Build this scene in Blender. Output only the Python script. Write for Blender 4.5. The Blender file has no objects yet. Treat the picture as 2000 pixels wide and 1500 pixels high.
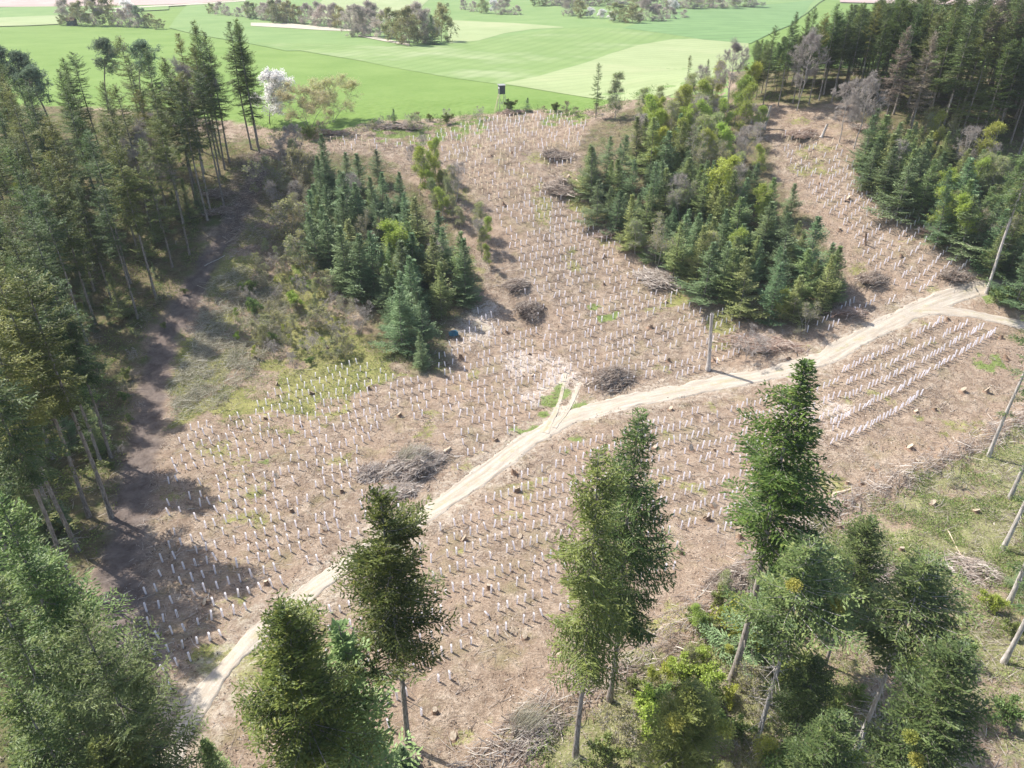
import bpy, math, random
import numpy as np
from mathutils import Vector
R_=math.radians
scene=bpy.context.scene
C=scene.collection
# ------------------------------------------------------------------ camera, world, sun, exposure
CAMZ=57.0; PITCH=R_(30.0); F=1390.0
cd=bpy.data.cameras.new('camera'); cam=bpy.data.objects.new('camera',cd); C.objects.link(cam)
cam.location=(0,0,CAMZ); cam.rotation_euler=(R_(90)-PITCH,0,0)
cd.sensor_width=36; cd.lens=36*F/2000; cd.clip_start=.5; cd.clip_end=9000
scene.camera=cam
SUN_EL=R_(52); sx,sy=-.857,.515
SUN_AZ=math.atan2(sx,sy)
w=bpy.data.worlds.new("World"); scene.world=w; w.use_nodes=True
nt=w.node_tree; nt.nodes.clear()
sky=nt.nodes.new('ShaderNodeTexSky'); sky.sky_type='NISHITA'; sky.sun_disc=False
sky.sun_elevation=SUN_EL; sky.sun_rotation=SUN_AZ; sky.air_density=1.0; sky.dust_density=2.0; sky.ozone_density=1
bg=nt.nodes.new('ShaderNodeBackground'); bg.inputs[1].default_value=.15
out=nt.nodes.new('ShaderNodeOutputWorld'); nt.links.new(sky.outputs[0],bg.inputs[0]); nt.links.new(bg.outputs[0],out.inputs[0])
sd=bpy.data.lights.new('sun','SUN'); sd.energy=5.0; sd.angle=R_(.5); sd.color=(1,.95,.87)
sun=bpy.data.objects.new('sun',sd); C.objects.link(sun)
sdir=Vector((sx*math.cos(SUN_EL),sy*math.cos(SUN_EL),math.sin(SUN_EL)))
sun.rotation_euler=sdir.to_track_quat('Z','Y').to_euler(); sun.location=(0,0,100)
vs=scene.view_settings; vs.view_transform='Standard'; vs.look='None'; vs.gamma=1; vs.exposure=.66; vs.use_curve_mapping=False
scene.render.resolution_x=1024; scene.render.resolution_y=768
# ------------------------------------------------------------------ numeric helpers
_tabs={}
def _tab(s):
    if s not in _tabs: _tabs[s]=np.random.default_rng(s+77).random((128,128))
    return _tabs[s]
def vn(x,y,s=0):
    x=np.asarray(x,float); y=np.asarray(y,float)
    T=_tab(s); xi=np.floor(x).astype(int); yi=np.floor(y).astype(int)
    fx=x-xi; fy=y-yi; fx=fx*fx*(3-2*fx); fy=fy*fy*(3-2*fy)
    a=T[xi&127,yi&127]; b=T[(xi+1)&127,yi&127]; c=T[xi&127,(yi+1)&127]; d=T[(xi+1)&127,(yi+1)&127]
    return (a*(1-fx)+b*fx)*(1-fy)+(c*(1-fx)+d*fx)*fy
def sst(a,b,x):
    t=np.clip((np.asarray(x,float)-a)/(b-a),0,1); return t*t*(3-2*t)
def H(x,y):
    x=np.asarray(x,float); y=np.asarray(y,float)
    z=3*(1-sst(20,85,y)) + 26*sst(96,215,y)*.5 + 26*.5*sst(90,190,y)
    z=z+ 11*sst(10,90,x)*sst(60,140,y)*(1-sst(170,300,y))
    near=1-sst(190,240,y)
    z=z+near*(.9*(vn(x/17,y/17,1)-.5)+.22*(vn(x/3.1,y/3.1,2)-.5))
    far=sst(215,330,y)
    z=z+far*(4.5*(vn(x/170+3.3,y/150+.7,3)-.5)+.012*(y-330)*sst(330,900,y))
    return z
cp,sp=math.cos(PITCH),math.sin(PITCH)
def rays(px,py):
    a=(np.asarray(px,float)-1000)/F; b=(750-np.asarray(py,float))/F
    return np.stack([a, cp+b*sp, -sp+b*cp],-1)
def U(px,py,h=0.0):
    """point where the line of sight meets the terrain raised by h (returns ground x,y)"""
    px=np.atleast_1d(np.asarray(px,float)); py=np.atleast_1d(np.asarray(py,float))
    d=rays(px,py); h=np.broadcast_to(h,px.shape)
    t=np.full(px.shape,8.0); lo=t.copy(); done=np.zeros(px.shape,bool)
    for i in range(420):
        nt_=t*1.015+.3
        p=d*nt_[:,None]; below=(CAMZ+p[:,2])<H(p[:,0],p[:,1])+h
        new=below&~done; lo[new]=t[new]; done|=below
        t=np.where(done,t,nt_)
        if done.all(): break
    hi=lo*1.015+.3
    for i in range(22):
        m=(lo+hi)/2; p=d*m[:,None]; below=(CAMZ+p[:,2])<H(p[:,0],p[:,1])+h
        hi=np.where(below,m,hi); lo=np.where(below,lo,m)
    p=d*lo[:,None]
    return p[:,0],p[:,1]
_hx=np.arange(-420,421,1.5); _hy=np.arange(0,1500,1.5); _HG=H(_hx[:,None]+0*_hy[None],_hy[None]+0*_hx[:,None])
_HL=_HG.tolist(); _nx,_ny=len(_hx)-2,len(_hy)-2
def hs(x,y):
    fx=min(max((x+420)/1.5,0),_nx); fy=min(max(y/1.5,0),_ny); i=int(fx); j=int(fy); a=fx-i; b=fy-j
    r0=_HL[i]; r1=_HL[i+1]
    return (r0[j]*(1-b)+r0[j+1]*b)*(1-a)+(r1[j]*(1-b)+r1[j+1]*b)*a
def u1(px,py,h=0.0):
    a=(px-1000)/F; b=(750-py)/F; dx,dy,dz=a,cp+b*sp,-sp+b*cp; t=8.0
    while t<3500:
        n=t*1.015+.3
        if CAMZ+dz*n<hs(dx*n,dy*n)+h: break
        t=n
    lo,hi=t,t*1.015+.3
    for i in range(18):
        m=(lo+hi)/2
        if CAMZ+dz*m<hs(dx*m,dy*m)+h: hi=m
        else: lo=m
    return dx*lo,dy*lo
def proj(x,y,z):
    zc=y*cp-(z-CAMZ)*sp; yc=y*sp+(z-CAMZ)*cp
    return 1000+F*x/zc, 750-F*yc/zc, zc
def height_to(x,y,ty):
    """tree height at x,y whose top shows at row ty"""
    z0=float(H(x,y))-CAMZ; zc=y*cp-z0*sp; yc=y*sp+z0*cp; k=(750-ty)/F
    return (k*zc-yc)/(cp+k*sp)
def W(pts): 
    x,y=U([p[0] for p in pts],[p[1] for p in pts]); return np.stack([x,y],-1)
def inpoly(x,y,P):
    if np.ndim(x)==0:
        x=float(x); y=float(y); c=False; n=len(P); x1,y1=P[-1]
        for x2,y2 in P:
            if (y1>y)!=(y2>y) and x<(x2-x1)*(y-y1)/(y2-y1)+x1: c=not c
            x1,y1=x2,y2
        return c
    x=np.asarray(x,float); y=np.asarray(y,float)
    ins=np.zeros(x.shape,bool); n=len(P)
    for i in range(n):
        x1,y1=P[i]; x2,y2=P[(i+1)%n]
        if y1==y2: continue
        c=((y1>y)!=(y2>y))&(x<(x2-x1)*(y-y1)/(y2-y1)+x1); ins^=c
    return ins
def dpoly(x,y,P,closed=False):
    d=np.full(np.shape(x),1e9); n=len(P)
    for i in range(n if closed else n-1):
        a=P[i]; b=P[(i+1)%n]; e=b-a; L=e@e+1e-9
        t=np.clip(((x-a[0])*e[0]+(y-a[1])*e[1])/L,0,1)
        d=np.minimum(d,np.hypot(x-a[0]-t*e[0],y-a[1]-t*e[1]))
    return d
def soft(x,y,P,w_=2.0):
    d=dpoly(x,y,P,True); s=np.where(inpoly(x,y,P),d,-d)
    u_,v_=x*.82+y*.57,y*.82-x*.57; s=s+((vn(u_/5,v_/5,7)-.5)*2.4+(vn(x/2.1,y/2.1,8)-.5)*1.3+(vn(u_/.9,v_/.9,9)-.5)*.9)*w_
    return sst(-w_,w_,s)
# ------------------------------------------------------------------ mesh helpers
class MB:
    def __init__(s): s.v=[]; s.f=[]; s.m=[]; s.n=0
    def add(s,V,Fc,mi=0):
        V=np.asarray(V,float).reshape(-1,3); Fc=np.asarray(Fc,int)
        if len(V)==0 or len(Fc)==0: return
        s.v.append(V); s.f.append(Fc+s.n); s.m.append(np.full(len(Fc),mi)); s.n+=len(V)
    def mesh(s,name,mats,smooth=False):
        me=bpy.data.meshes.new(name); V=np.concatenate(s.v)
        me.vertices.add(len(V)); me.vertices.foreach_set('co',V.astype(np.float32).ravel())
        tot=np.concatenate([np.full(len(f),f.shape[1]) for f in s.f]); loops=np.concatenate([f.ravel() for f in s.f])
        me.loops.add(len(loops)); me.loops.foreach_set('vertex_index',loops.astype(np.int32))
        st=np.concatenate([[0],np.cumsum(tot)[:-1]])
        me.polygons.add(len(tot)); me.polygons.foreach_set('loop_start',st.astype(np.int32)); me.polygons.foreach_set('loop_total',tot.astype(np.int32))
        me.polygons.foreach_set('material_index',np.concatenate(s.m).astype(np.int32))
        me.polygons.foreach_set('use_smooth',np.full(len(tot),smooth))
        for m in (mats if isinstance(mats,(list,tuple)) else [mats]): me.materials.append(m)
        me.update(calc_edges=True); return me
def nrm(v): return v/(np.linalg.norm(v,axis=-1,keepdims=True)+1e-9)
def sticks(mb,P0,P1,r0,r1,sides=3,mi=0,cap=False):
    P0=np.asarray(P0,float).reshape(-1,3); P1=np.asarray(P1,float).reshape(-1,3); n=len(P0)
    if n==0: return
    r0=np.broadcast_to(r0,(n,)); r1=np.broadcast_to(r1,(n,))
    d=nrm(P1-P0); ref=np.where(np.abs(d[:,2:3])<.9,np.array([[0,0,1.]]),np.array([[1.,0,0]]))
    a=nrm(np.cross(d,ref)); b=np.cross(d,a)
    ang=np.arange(sides)*2*math.pi/sides; cs,sn=np.cos(ang),np.sin(ang)
    ring=a[:,None,:]*cs[None,:,None]+b[:,None,:]*sn[None,:,None]
    V=np.concatenate([P0[:,None]+ring*r0[:,None,None],P1[:,None]+ring*r1[:,None,None]],1)
    base=(np.arange(n)*2*sides)[:,None]
    fs=[]
    for i in range(sides):
        j=(i+1)%sides; fs.append(base+np.array([[i,j,sides+j,sides+i]]))
    mb.add(V,np.concatenate(fs),mi)
    if cap:
        mb.add(V[:,sides:].reshape(-1,3),(np.arange(n)*sides)[:,None]+np.arange(sides)[None],mi)
def polytube(mb,P,r,sides=8,mi=0,cap=True):
    P=np.asarray(P,float); n=len(P); r=np.broadcast_to(r,(n,))
    ang=np.arange(sides)*2*math.pi/sides
    T=np.gradient(P,axis=0); T=nrm(T)
    ref=np.array([1.,0,0]) if abs(T[0,0])<.9 else np.array([0,1.,0])
    a=nrm(np.cross(T,ref)); b=np.cross(T,a)
    V=P[:,None]+(a[:,None]*np.cos(ang)[None,:,None]+b[:,None]*np.sin(ang)[None,:,None])*r[:,None,None]
    fs=[]
    for k in range(n-1):
        for i in range(sides):
            j=(i+1)%sides; fs.append([k*sides+i,k*sides+j,(k+1)*sides+j,(k+1)*sides+i])
    mb.add(V,fs,mi)
    if cap: mb.add(V[-1],[list(range(sides))],mi)
def blades(mb,p,d,ln,wd,rng,up=.7,mi=0,N=None):
    """leaf / needle-spray rhombs: base p, direction d"""
    n=len(p)
    if n==0: return
    d=nrm(d); nn=nrm(rng.normal(size=(n,3))*(1-up)+np.array([0,0,up]))
    if N is not None: nn=nrm(N+rng.normal(0,.14,(n,3)))
    s=nrm(np.cross(d,nn)); ln=np.broadcast_to(ln,(n,))[:,None]; wd=np.broadcast_to(wd,(n,))[:,None]
    m=p+d*ln*.45+np.cross(s,d)*ln*.06
    V=np.stack([p,m+s*wd*.5,p+d*ln,m-s*wd*.5],1)
    mb.add(V,(np.arange(n)*4)[:,None]+np.arange(4)[None],mi)
def box(mb,c,s,rot=0,mi=0):
    x,y,z=s; V=np.array([[a*x/2,b*y/2,c_*z/2] for c_ in(-1,1) for a,b in((-1,-1),(1,-1),(1,1),(-1,1))])
    cr,sr=math.cos(rot),math.sin(rot)
    V=np.stack([V[:,0]*cr-V[:,1]*sr,V[:,0]*sr+V[:,1]*cr,V[:,2]],-1)+np.array(c)
    mb.add(V,[[0,3,2,1],[4,5,6,7],[0,1,5,4],[1,2,6,5],[2,3,7,6],[3,0,4,7]],mi)
# ------------------------------------------------------------------ object helpers
def tag(o,label=None,cat=None,group=None,kind=None):
    if label: o['label']=label
    if cat: o['category']=cat
    if group: o['group']=group
    if kind: o['kind']=kind
    return o
def obj(name,me,parent=None,loc=None):
    o=bpy.data.objects.new(name,me); C.objects.link(o)
    if parent: o.parent=parent
    if loc is not None: o.location=loc
    return o
def empty(name,loc,rz=0): 
    o=bpy.data.objects.new(name,None); C.objects.link(o); o.location=loc; o.rotation_euler=(0,0,rz); o.empty_display_size=.3; return o
# ------------------------------------------------------------------ materials
def newmat(name):
    m=bpy.data.materials.new(name); m.use_nodes=True; n=m.node_tree; n.nodes.clear()
    o=n.nodes.new('ShaderNodeOutputMaterial'); return m,n,o
class NG:
    def __init__(s,nt): s.nt=nt
    def n(s,t,**k):
        x=s.nt.nodes.new(t)
        for a,b in k.items(): setattr(x,a,b)
        return x
    def l(s,a,b): s.nt.links.new(a,b)
    def noise(s,vec,scale,det=3,rough=.55,dist=0):
        x=s.n('ShaderNodeTexNoise'); x.inputs['Scale'].default_value=scale; x.inputs['Detail'].default_value=det
        x.inputs['Roughness'].default_value=rough; x.inputs['Distortion'].default_value=dist
        if vec is not None: s.l(vec,x.inputs['Vector'])
        return x.outputs[0]
    def ramp(s,f,stops):
        r=s.n('ShaderNodeValToRGB'); s.l(f,r.inputs[0]); e=r.color_ramp.elements
        while len(e)<len(stops): e.new(.5)
        for i,(p,c) in enumerate(stops):
            e[i].position=p; e[i].color=(c,c,c,1) if isinstance(c,(int,float)) else (*c,1)
        return r.outputs[0]
    def mix(s,f,a,b,mode='MIX'):
        m=s.n('ShaderNodeMix',data_type='RGBA',blend_type=mode)
        for i,v in ((0,f),(6,a),(7,b)):
            if isinstance(v,(int,float)): m.inputs[i].default_value=v if i==0 else (v,v,v,1)
            elif isinstance(v,tuple): m.inputs[i].default_value=(*v,1)
            else: s.l(v,m.inputs[i])
        return m.outputs[2]
    def math(s,op,a,b=None):
        m=s.n('ShaderNodeMath',operation=op); m.use_clamp=False
        for i,v in enumerate((a,b)):
            if v is None: continue
            if isinstance(v,(int,float)): m.inputs[i].default_value=v
            else: s.l(v,m.inputs[i])
        return m.outputs[0]
def foliage(name,dark,light,tip=None,trans=.32,var=.4,sc=.7):
    m,n,o=newmat(name); g=NG(n)
    tc=g.n('ShaderNodeTexCoord').outputs['Object']; oi=g.n('ShaderNodeObjectInfo').outputs['Random']
    f=g.noise(tc,sc,4,.7); c=g.mix(g.ramp(f,[(.35,0.),(.66,1.)]),dark,light)
    if tip: c=g.mix(g.ramp(g.noise(tc,2.6,2),[(.56,0.),(.72,.8)]),c,tip)
    hs=g.n('ShaderNodeHueSaturation'); g.l(c,hs.inputs['Color'])
    v=g.math('MULTIPLY_ADD',oi,var); n.nodes[-1].inputs[2].default_value=1-var/2; g.l(v,hs.inputs['Value'])
    v2=g.n('ShaderNodeMath',operation='MULTIPLY_ADD'); w2=g.n('ShaderNodeTexWhiteNoise',noise_dimensions='1D'); g.l(oi,w2.inputs['W'])
    g.l(w2.outputs[0],v2.inputs[0]); v2.inputs[1].default_value=.05; v2.inputs[2].default_value=.475; g.l(v2.outputs[0],hs.inputs['Hue'])
    d=g.n('ShaderNodeBsdfDiffuse'); t=g.n('ShaderNodeBsdfTranslucent'); mx=g.n('ShaderNodeMixShader'); mx.inputs[0].default_value=trans
    g.l(hs.outputs[0],d.inputs[0]); g.l(hs.outputs[0],t.inputs[0]); g.l(d.outputs[0],mx.inputs[1]); g.l(t.outputs[0],mx.inputs[2])
    gl=g.n('ShaderNodeBsdfGlossy'); gl.inputs['Roughness'].default_value=.45; gl.inputs[0].default_value=(.9,.95,1,1)
    m2=g.n('ShaderNodeMixShader'); m2.inputs[0].default_value=.02; g.l(mx.outputs[0],m2.inputs[1]); g.l(gl.outputs[0],m2.inputs[2])
    g.l(m2.outputs[0],o.inputs[0]); return m
def rough(name,c1,c2,sc=3,stretch=(1,1,1),var=.2,bump=.0,rgh=.85):
    m,n,o=newmat(name); g=NG(n)
    tc=g.n('ShaderNodeTexCoord').outputs['Object']; mp=g.n('ShaderNodeMapping'); mp.inputs['Scale'].default_value=stretch; g.l(tc,mp.inputs[0])
    f=g.noise(mp.outputs[0],sc,5,.65); c=g.mix(g.ramp(f,[(.32,0.),(.68,1.)]),c1,c2)
    oi=g.n('ShaderNodeObjectInfo').outputs['Random']; hs=g.n('ShaderNodeHueSaturation'); g.l(c,hs.inputs['Color'])
    v=g.n('ShaderNodeMath',operation='MULTIPLY_ADD'); g.l(oi,v.inputs[0]); v.inputs[1].default_value=var; v.inputs[2].default_value=1-var/2; g.l(v.outputs[0],hs.inputs['Value'])
    b=g.n('ShaderNodeBsdfPrincipled'); b.inputs['Roughness'].default_value=rgh; b.inputs['Specular IOR Level'].default_value=.2
    g.l(hs.outputs[0],b.inputs['Base Color'])
    if bump:
        bp=g.n('ShaderNodeBump'); bp.inputs['Strength'].default_value=bump; bp.inputs['Distance'].default_value=.05; g.l(f,bp.inputs['Height']); g.l(bp.outputs[0],b.inputs['Normal'])
    g.l(b.outputs[0],o.inputs[0]); return m
def stickmat(name,cols,sc=.9):
    m,n,o=newmat(name); g=NG(n)
    geo=g.n('ShaderNodeNewGeometry'); c=g.ramp(geo.outputs['Random Per Island'],[(i/(len(cols)-1),c) for i,c in enumerate(cols)])
    b=g.n('ShaderNodeBsdfPrincipled'); b.inputs['Roughness'].default_value=.8; b.inputs['Specular IOR Level'].default_value=.25
    g.l(c,b.inputs['Base Color']); g.l(b.outputs[0],o.inputs[0]); return m
M={}
M['spruce']=foliage('spruce_needles',(0.06, 0.1, 0.03),(0.21, 0.265, 0.075),(0.37, 0.4, 0.13))
M['spruce_b']=foliage('spruce_needles_cool',(.052,.092,.034),(.185,.25,.085),(.31,.36,.14))
M['spruce_o']=foliage('spruce_needles_olive',(0.09, 0.115, 0.028),(0.28, 0.29, 0.08),(0.4, 0.39, 0.12))
M['spruce_g']=foliage('spruce_needles_grey',(.10,.135,.045),(.27,.31,.11),(.43,.45,.18))
M['spruce_br']=foliage('spruce_needles_dying',(0.19, 0.15, 0.11),(0.35, 0.3, 0.24),None)
M['fir']=foliage('fir_needles',(0.04, 0.072, 0.018),(0.17, 0.235, 0.05),(0.36, 0.39, 0.09))
M['spruce_y']=foliage('spruce_needles_yellowish',(.10,.14,.035),(.26,.32,.085),(.38,.42,.13))
M['fir_y']=foliage('fir_needles_yellowish',(.13,.16,.04),(.27,.30,.09),(.40,.40,.12))
M['fir_b']=foliage('fir_needles_cool',(0.055, 0.1, 0.035),(0.2, 0.275, 0.095),(0.35, 0.4, 0.15))
M['young']=foliage('young_fir_needles',(0.12, 0.185, 0.085),(0.28, 0.39, 0.195),(0.42, 0.51, 0.27),var=.4)
M['young_g']=foliage('young_spruce_needles',(0.16, 0.22, 0.085),(0.37, 0.44, 0.17),(0.5, 0.54, 0.23),var=.4)
M['pine']=foliage('pine_needles',(0.14, 0.2, 0.12),(0.27, 0.34, 0.22),None)
M['leaf']=foliage('fresh_leaves',(.32,.40,.06),(.48,.56,.13),(.58,.62,.20),trans=.4)
M['leaf_o']=foliage('budding_leaves',(.27,.28,.12),(.42,.42,.20),None,trans=.35)
M['leaf_l']=foliage('larch_shoots',(.27,.33,.10),(.44,.48,.19),None,trans=.4)
M['budl']=foliage('yellowish_buds',(.42,.38,.20),(.56,.52,.30),None,trans=.4)
M['leaf_p']=foliage('pale_buds',(.42,.36,.31),(.56,.50,.44),None,trans=.45)
M['bloss']=foliage('white_blossom',(.80,.78,.76),(.90,.88,.86),None,trans=.5,var=.1)
M['bush']=foliage('shrub_leaves',(0.122, 0.183, 0.049),(0.305, 0.378, 0.122),(0.439, 0.451, 0.159))
M['yel']=foliage('mistletoe_leaves',(.24,.26,.05),(.38,.38,.09),None)
M['grass']=foliage('grass_blades',(.10,.17,.04),(.24,.31,.09),(.34,.34,.14),var=.1,sc=.25)
M['under']=foliage('bramble_leaves',(.14,.20,.05),(.31,.38,.12),(.46,.48,.19),var=.1,sc=.35)
M['bark']=rough('conifer_bark',(.13,.105,.09),(.42,.38,.34),2.2,(3,3,.8),.35,.8)
M['bark_l']=rough('pale_bark',(.24,.21,.185),(.62,.58,.54),2.0,(3,3,.6),.3,.8)
M['bark_d']=rough('twig_bark',(.15,.12,.10),(.30,.26,.22),2,(1,1,1),.3)
M['bark_g']=rough('grey_twig_bark',(.34,.30,.27),(.52,.47,.43),2,(1,1,1),.25)
M['stumpside']=rough('stump_bark',(.12,.075,.05),(.30,.21,.15),6,(1,1,1),.4,.5)
M['stumptop']=rough('cut_wood',(.26,.20,.14),(.56,.48,.38),5,(1,1,1),.35)
M['woodp']=rough('peeled_wood',(.50,.40,.28),(.68,.58,.44),4,(1,1,1),.1)
M['brash']=stickmat('dead_branches',[(.16,.12,.10),(.30,.24,.20),(.40,.34,.29),(.50,.44,.38),(.66,.60,.53)])
M['brash_d']=stickmat('dark_brushwood',[(.13,.095,.07),(.23,.175,.14),(.31,.25,.205),(.40,.335,.28),(.62,.54,.45)])
M['brash_dk']=stickmat('bark_flakes',[(.07,.05,.04),(.12,.085,.06),(.17,.12,.09),(.22,.16,.12)])
M['brash_r']=stickmat('reddish_brushwood',[(.18,.11,.08),(.33,.22,.17),(.42,.33,.27),(.55,.47,.40)])
M['brash_o']=stickmat('olive_twigs',[(.20,.19,.12),(.33,.31,.21),(.45,.42,.32),(.58,.54,.44)])
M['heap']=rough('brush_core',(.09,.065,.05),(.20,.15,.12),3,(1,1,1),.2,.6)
M['stand']=rough('weathered_boards',(.07,.085,.085),(.13,.145,.14),4,(4,4,.5),.1)
M['standroof']=rough('felt_roof',(.22,.23,.22),(.32,.33,.32),4,(1,1,1),.1)
M['pole']=rough('grey_poles',(.36,.36,.30),(.55,.54,.47),4,(1,1,1),.1)
M['blue']=rough('blue_plastic',(.03,.14,.22),(.10,.30,.42),3,(1,1,1),.1,rgh=.4)
def tubemat(name,col):
    m,n,o=newmat(name); g=NG(n)
    oi=g.n('ShaderNodeObjectInfo').outputs['Random']; geo=g.n('ShaderNodeNewGeometry').outputs['Random Per Island']
    hs=g.n('ShaderNodeHueSaturation'); hs.inputs['Color'].default_value=(*col,1)
    s_=g.math('ADD',oi,geo); v=g.math('MULTIPLY_ADD',s_,.10); n.nodes[-1].inputs[2].default_value=.88; g.l(v,hs.inputs['Value'])
    d=g.n('ShaderNodeBsdfPrincipled'); d.inputs['Roughness'].default_value=.4; g.l(hs.outputs[0],d.inputs['Base Color'])
    t=g.n('ShaderNodeBsdfTranslucent'); g.l(hs.outputs[0],t.inputs[0]); mx=g.n('ShaderNodeMixShader'); mx.inputs[0].default_value=.55
    g.l(d.outputs[0],mx.inputs[1]); g.l(t.outputs[0],mx.inputs[2]); g.l(mx.outputs[0],o.inputs[0]); return m
M['tube']=tubemat('white_tube_plastic',(.93,.91,.94)); M['tube_c']=tubemat('cream_tube_plastic',(.90,.82,.68))
M['stake']=rough('stake_wood',(.40,.31,.21),(.56,.46,.33),5,(1,1,1),.2)
# ------------------------------------------------------------------ layout lines (photo pixels laid on the terrain)
ROAD=W([(250,1640),(300,1540),(345,1450),(392,1365),(440,1300),(510,1232),(600,1157),(700,1085),(800,1025),(860,985),(920,943),(980,898),(1045,852),(1110,815),(1190,792),(1290,770),(1400,748),(1500,730),(1590,708),(1650,676),(1720,640),(1790,605),(1850,582),(1910,562),(1980,552),(2080,556)])
ROADW=np.array([1.7,1.7,1.7,1.7,1.8,2.0,2.3,2.5,2.6,2.6,2.6,2.7,3.0,2.9,2.7,2.7,2.8,2.7,2.7,2.8,2.8,2.8,2.7,2.5,2.3,2.2])
BR=W([(1790,608),(1850,607),(1910,614),(1970,628),(2060,650)])
RUTA=W([(1062,838),(1080,815),(1093,785),(1098,755),(1102,730)]); RUTB=W([(1085,828),(1108,800),(1122,775),(1130,748)])
TRAIL=W([(262,1290),(240,1190),(232,1110),(255,1020),(275,900),(290,820),(305,730),(328,650),(372,575),(405,515),(448,445),(488,385),(508,335),(515,300)])
P_moss=[W([(440,525),(560,500),(640,560),(720,650),(800,735),(700,780),(560,830),(470,870),(400,840),(470,740),(520,640),(470,580)]),
        W([(330,1190),(470,1150),(560,1210),(450,1310),(340,1330),(330,1260)]), W([(450,870),(560,900),(470,990),(400,960)]),
        W([(1320,560),(1400,590),(1450,650),(1370,640),(1310,600)]), W([(1120,360),(1200,400),(1330,500),(1280,505),(1190,440),(1110,395)])]
P_slope0=W([(520,300),(600,320),(640,500),(560,640),(420,800),(340,830),(330,740),(400,600),(430,500),(480,400)])
P_right=W([(960,1560),(1080,1400),(1290,1290),(1450,1120),(1560,1050),(1640,1000),(1760,950),(1880,890),(2020,830),(2300,800),(2500,1100),(2400,1700),(1500,1700)])
P_green=[W([(1905,685),(1960,690),(1975,715),(1925,722),(1895,705)]),W([(1150,600),(1210,605),(1215,635),(1160,635)]),W([(1085,758),(1110,770),(1060,830),(985,885),(968,875),(1040,815)]),
         W([(1112,780),(1150,770),(1160,795),(1120,815)]),W([(1080,870),(1130,845),(1150,860),(1090,885)]),W([(500,895),(535,890),(535,915),(500,915)]),
         W([(560,510),(640,520),(650,570),(580,560)]),W([(700,255),(850,240),(960,230),(950,262),(820,285),(700,275)]),W([(1060,215),(1140,215),(1150,240),(1060,245)]),
         W([(1190,445),(1270,440),(1290,470),(1210,480)]),W([(1920,560),(2010,570),(2010,600),(1930,585)]),W([(1240,490),(1330,505),(1340,540),(1250,520)])]
P_chip=[W([(940,690),(1000,650),(1090,680),(1110,740),(1060,770),(980,760)]),W([(850,640),(940,600),(970,660),(880,690)]),W([(1500,800),(1580,760),(1660,740),(1640,800),(1560,840)])]
P_left=W([(515,285),(505,330),(470,390),(420,450),(385,520),(330,600),(290,660),(262,760),(250,900),(238,1000),(190,1100),(130,1160),(240,1260),(330,1350),(300,1450),(100,1800),(-700,1600),(-900,700),(-500,300),(-100,180),(300,235)])
P_cl1=W([(600,300),(700,300),(780,340),(880,440),(940,560),(900,600),(880,660),(860,720),(800,735),(740,690),(680,600),(600,500),(560,400)])
P_cl2=W([(1130,330),(1150,250),(1250,200),(1400,190),(1460,240),(1500,310),(1560,410),(1640,520),(1610,600),(1580,640),(1440,620),(1330,520),(1240,440),(1160,380)])
P_rf=W([(1420,205),(1560,205),(1660,200),(1700,240),(1680,330),(1750,410),(1840,480),(1930,530),(2060,560),(2600,500),(2600,0),(1700,25),(1560,50),(1480,80),(1440,140)])
MEADOW=W([(-400,190),(250,215),(530,250),(640,262),(740,236),(900,228),(1000,215),(1160,212),(1200,200),(1290,170),(1430,125),(1475,62),(1600,35),(2400,5)])
medge_x,medge_y=MEADOW[:,0],MEADOW[:,1]
def beyond(x,y): return y-np.interp(x,medge_x,medge_y)
def roadmask(x,y):
    d=dpoly(x,y,ROAD); return d
LINE=W([(880,1530),(980,1450),(1080,1370),(1200,1330),(1290,1270),(1340,1210),(1420,1150),(1490,1090),(1580,1020),(1680,975),(1780,930),(1880,880),(1960,840),(2050,790)])
def ridge(x,y):
    return .75*np.exp(-(dpoly(x,y,LINE)/1.3)**2)*(.3+1.0*vn(np.asarray(x)/1.6,np.asarray(y)/1.6,83))
# ------------------------------------------------------------------ terrain
def axis(lo,hi,step,far_lo,far_hi):
    a=list(np.arange(lo,hi,step)); s=step; v=a[-1]
    while v<far_hi: s*=1.07; v+=s; a.append(v)
    s=step; v=lo; b=[]
    while v>far_lo: s*=1.09; v-=s; b.append(v)
    return np.array(b[::-1]+a)
gx=axis(-125,140,.5,-3200,3200); gy=axis(22,212,.5,-1500,3400)
GX,GY=np.meshgrid(gx,gy); gxf,gyf=GX.ravel(),GY.ravel()
gz=H(gxf,gyf)
droad=np.minimum(dpoly(gxf,gyf,ROAD)-1.35,dpoly(gxf,gyf,BR)-.75)
rel=sst(.2,1.5,droad)*(1-sst(195,235,gyf)); gz=gz+rel*(.26*(vn(gxf/1.1,gyf/1.1,81)-.5)+.16*(vn(gxf*1.9,gyf*1.9,82)-.5))
gz=gz-.12*(1-sst(-.2,.7,droad))
box_=(gxf>-20)&(gxf<110)&(gyf>20)&(gyf<110); gz[box_]+=ridge(gxf[box_],gyf[box_])
mb=MB(); nx,ny=len(gx),len(gy)
ii=(np.arange(ny-1)[:,None]*nx+np.arange(nx-1)[None]).ravel()
mb.add(np.stack([gxf,gyf,gz],-1),np.stack([ii,ii+1,ii+nx+1,ii+nx],-1))
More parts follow.
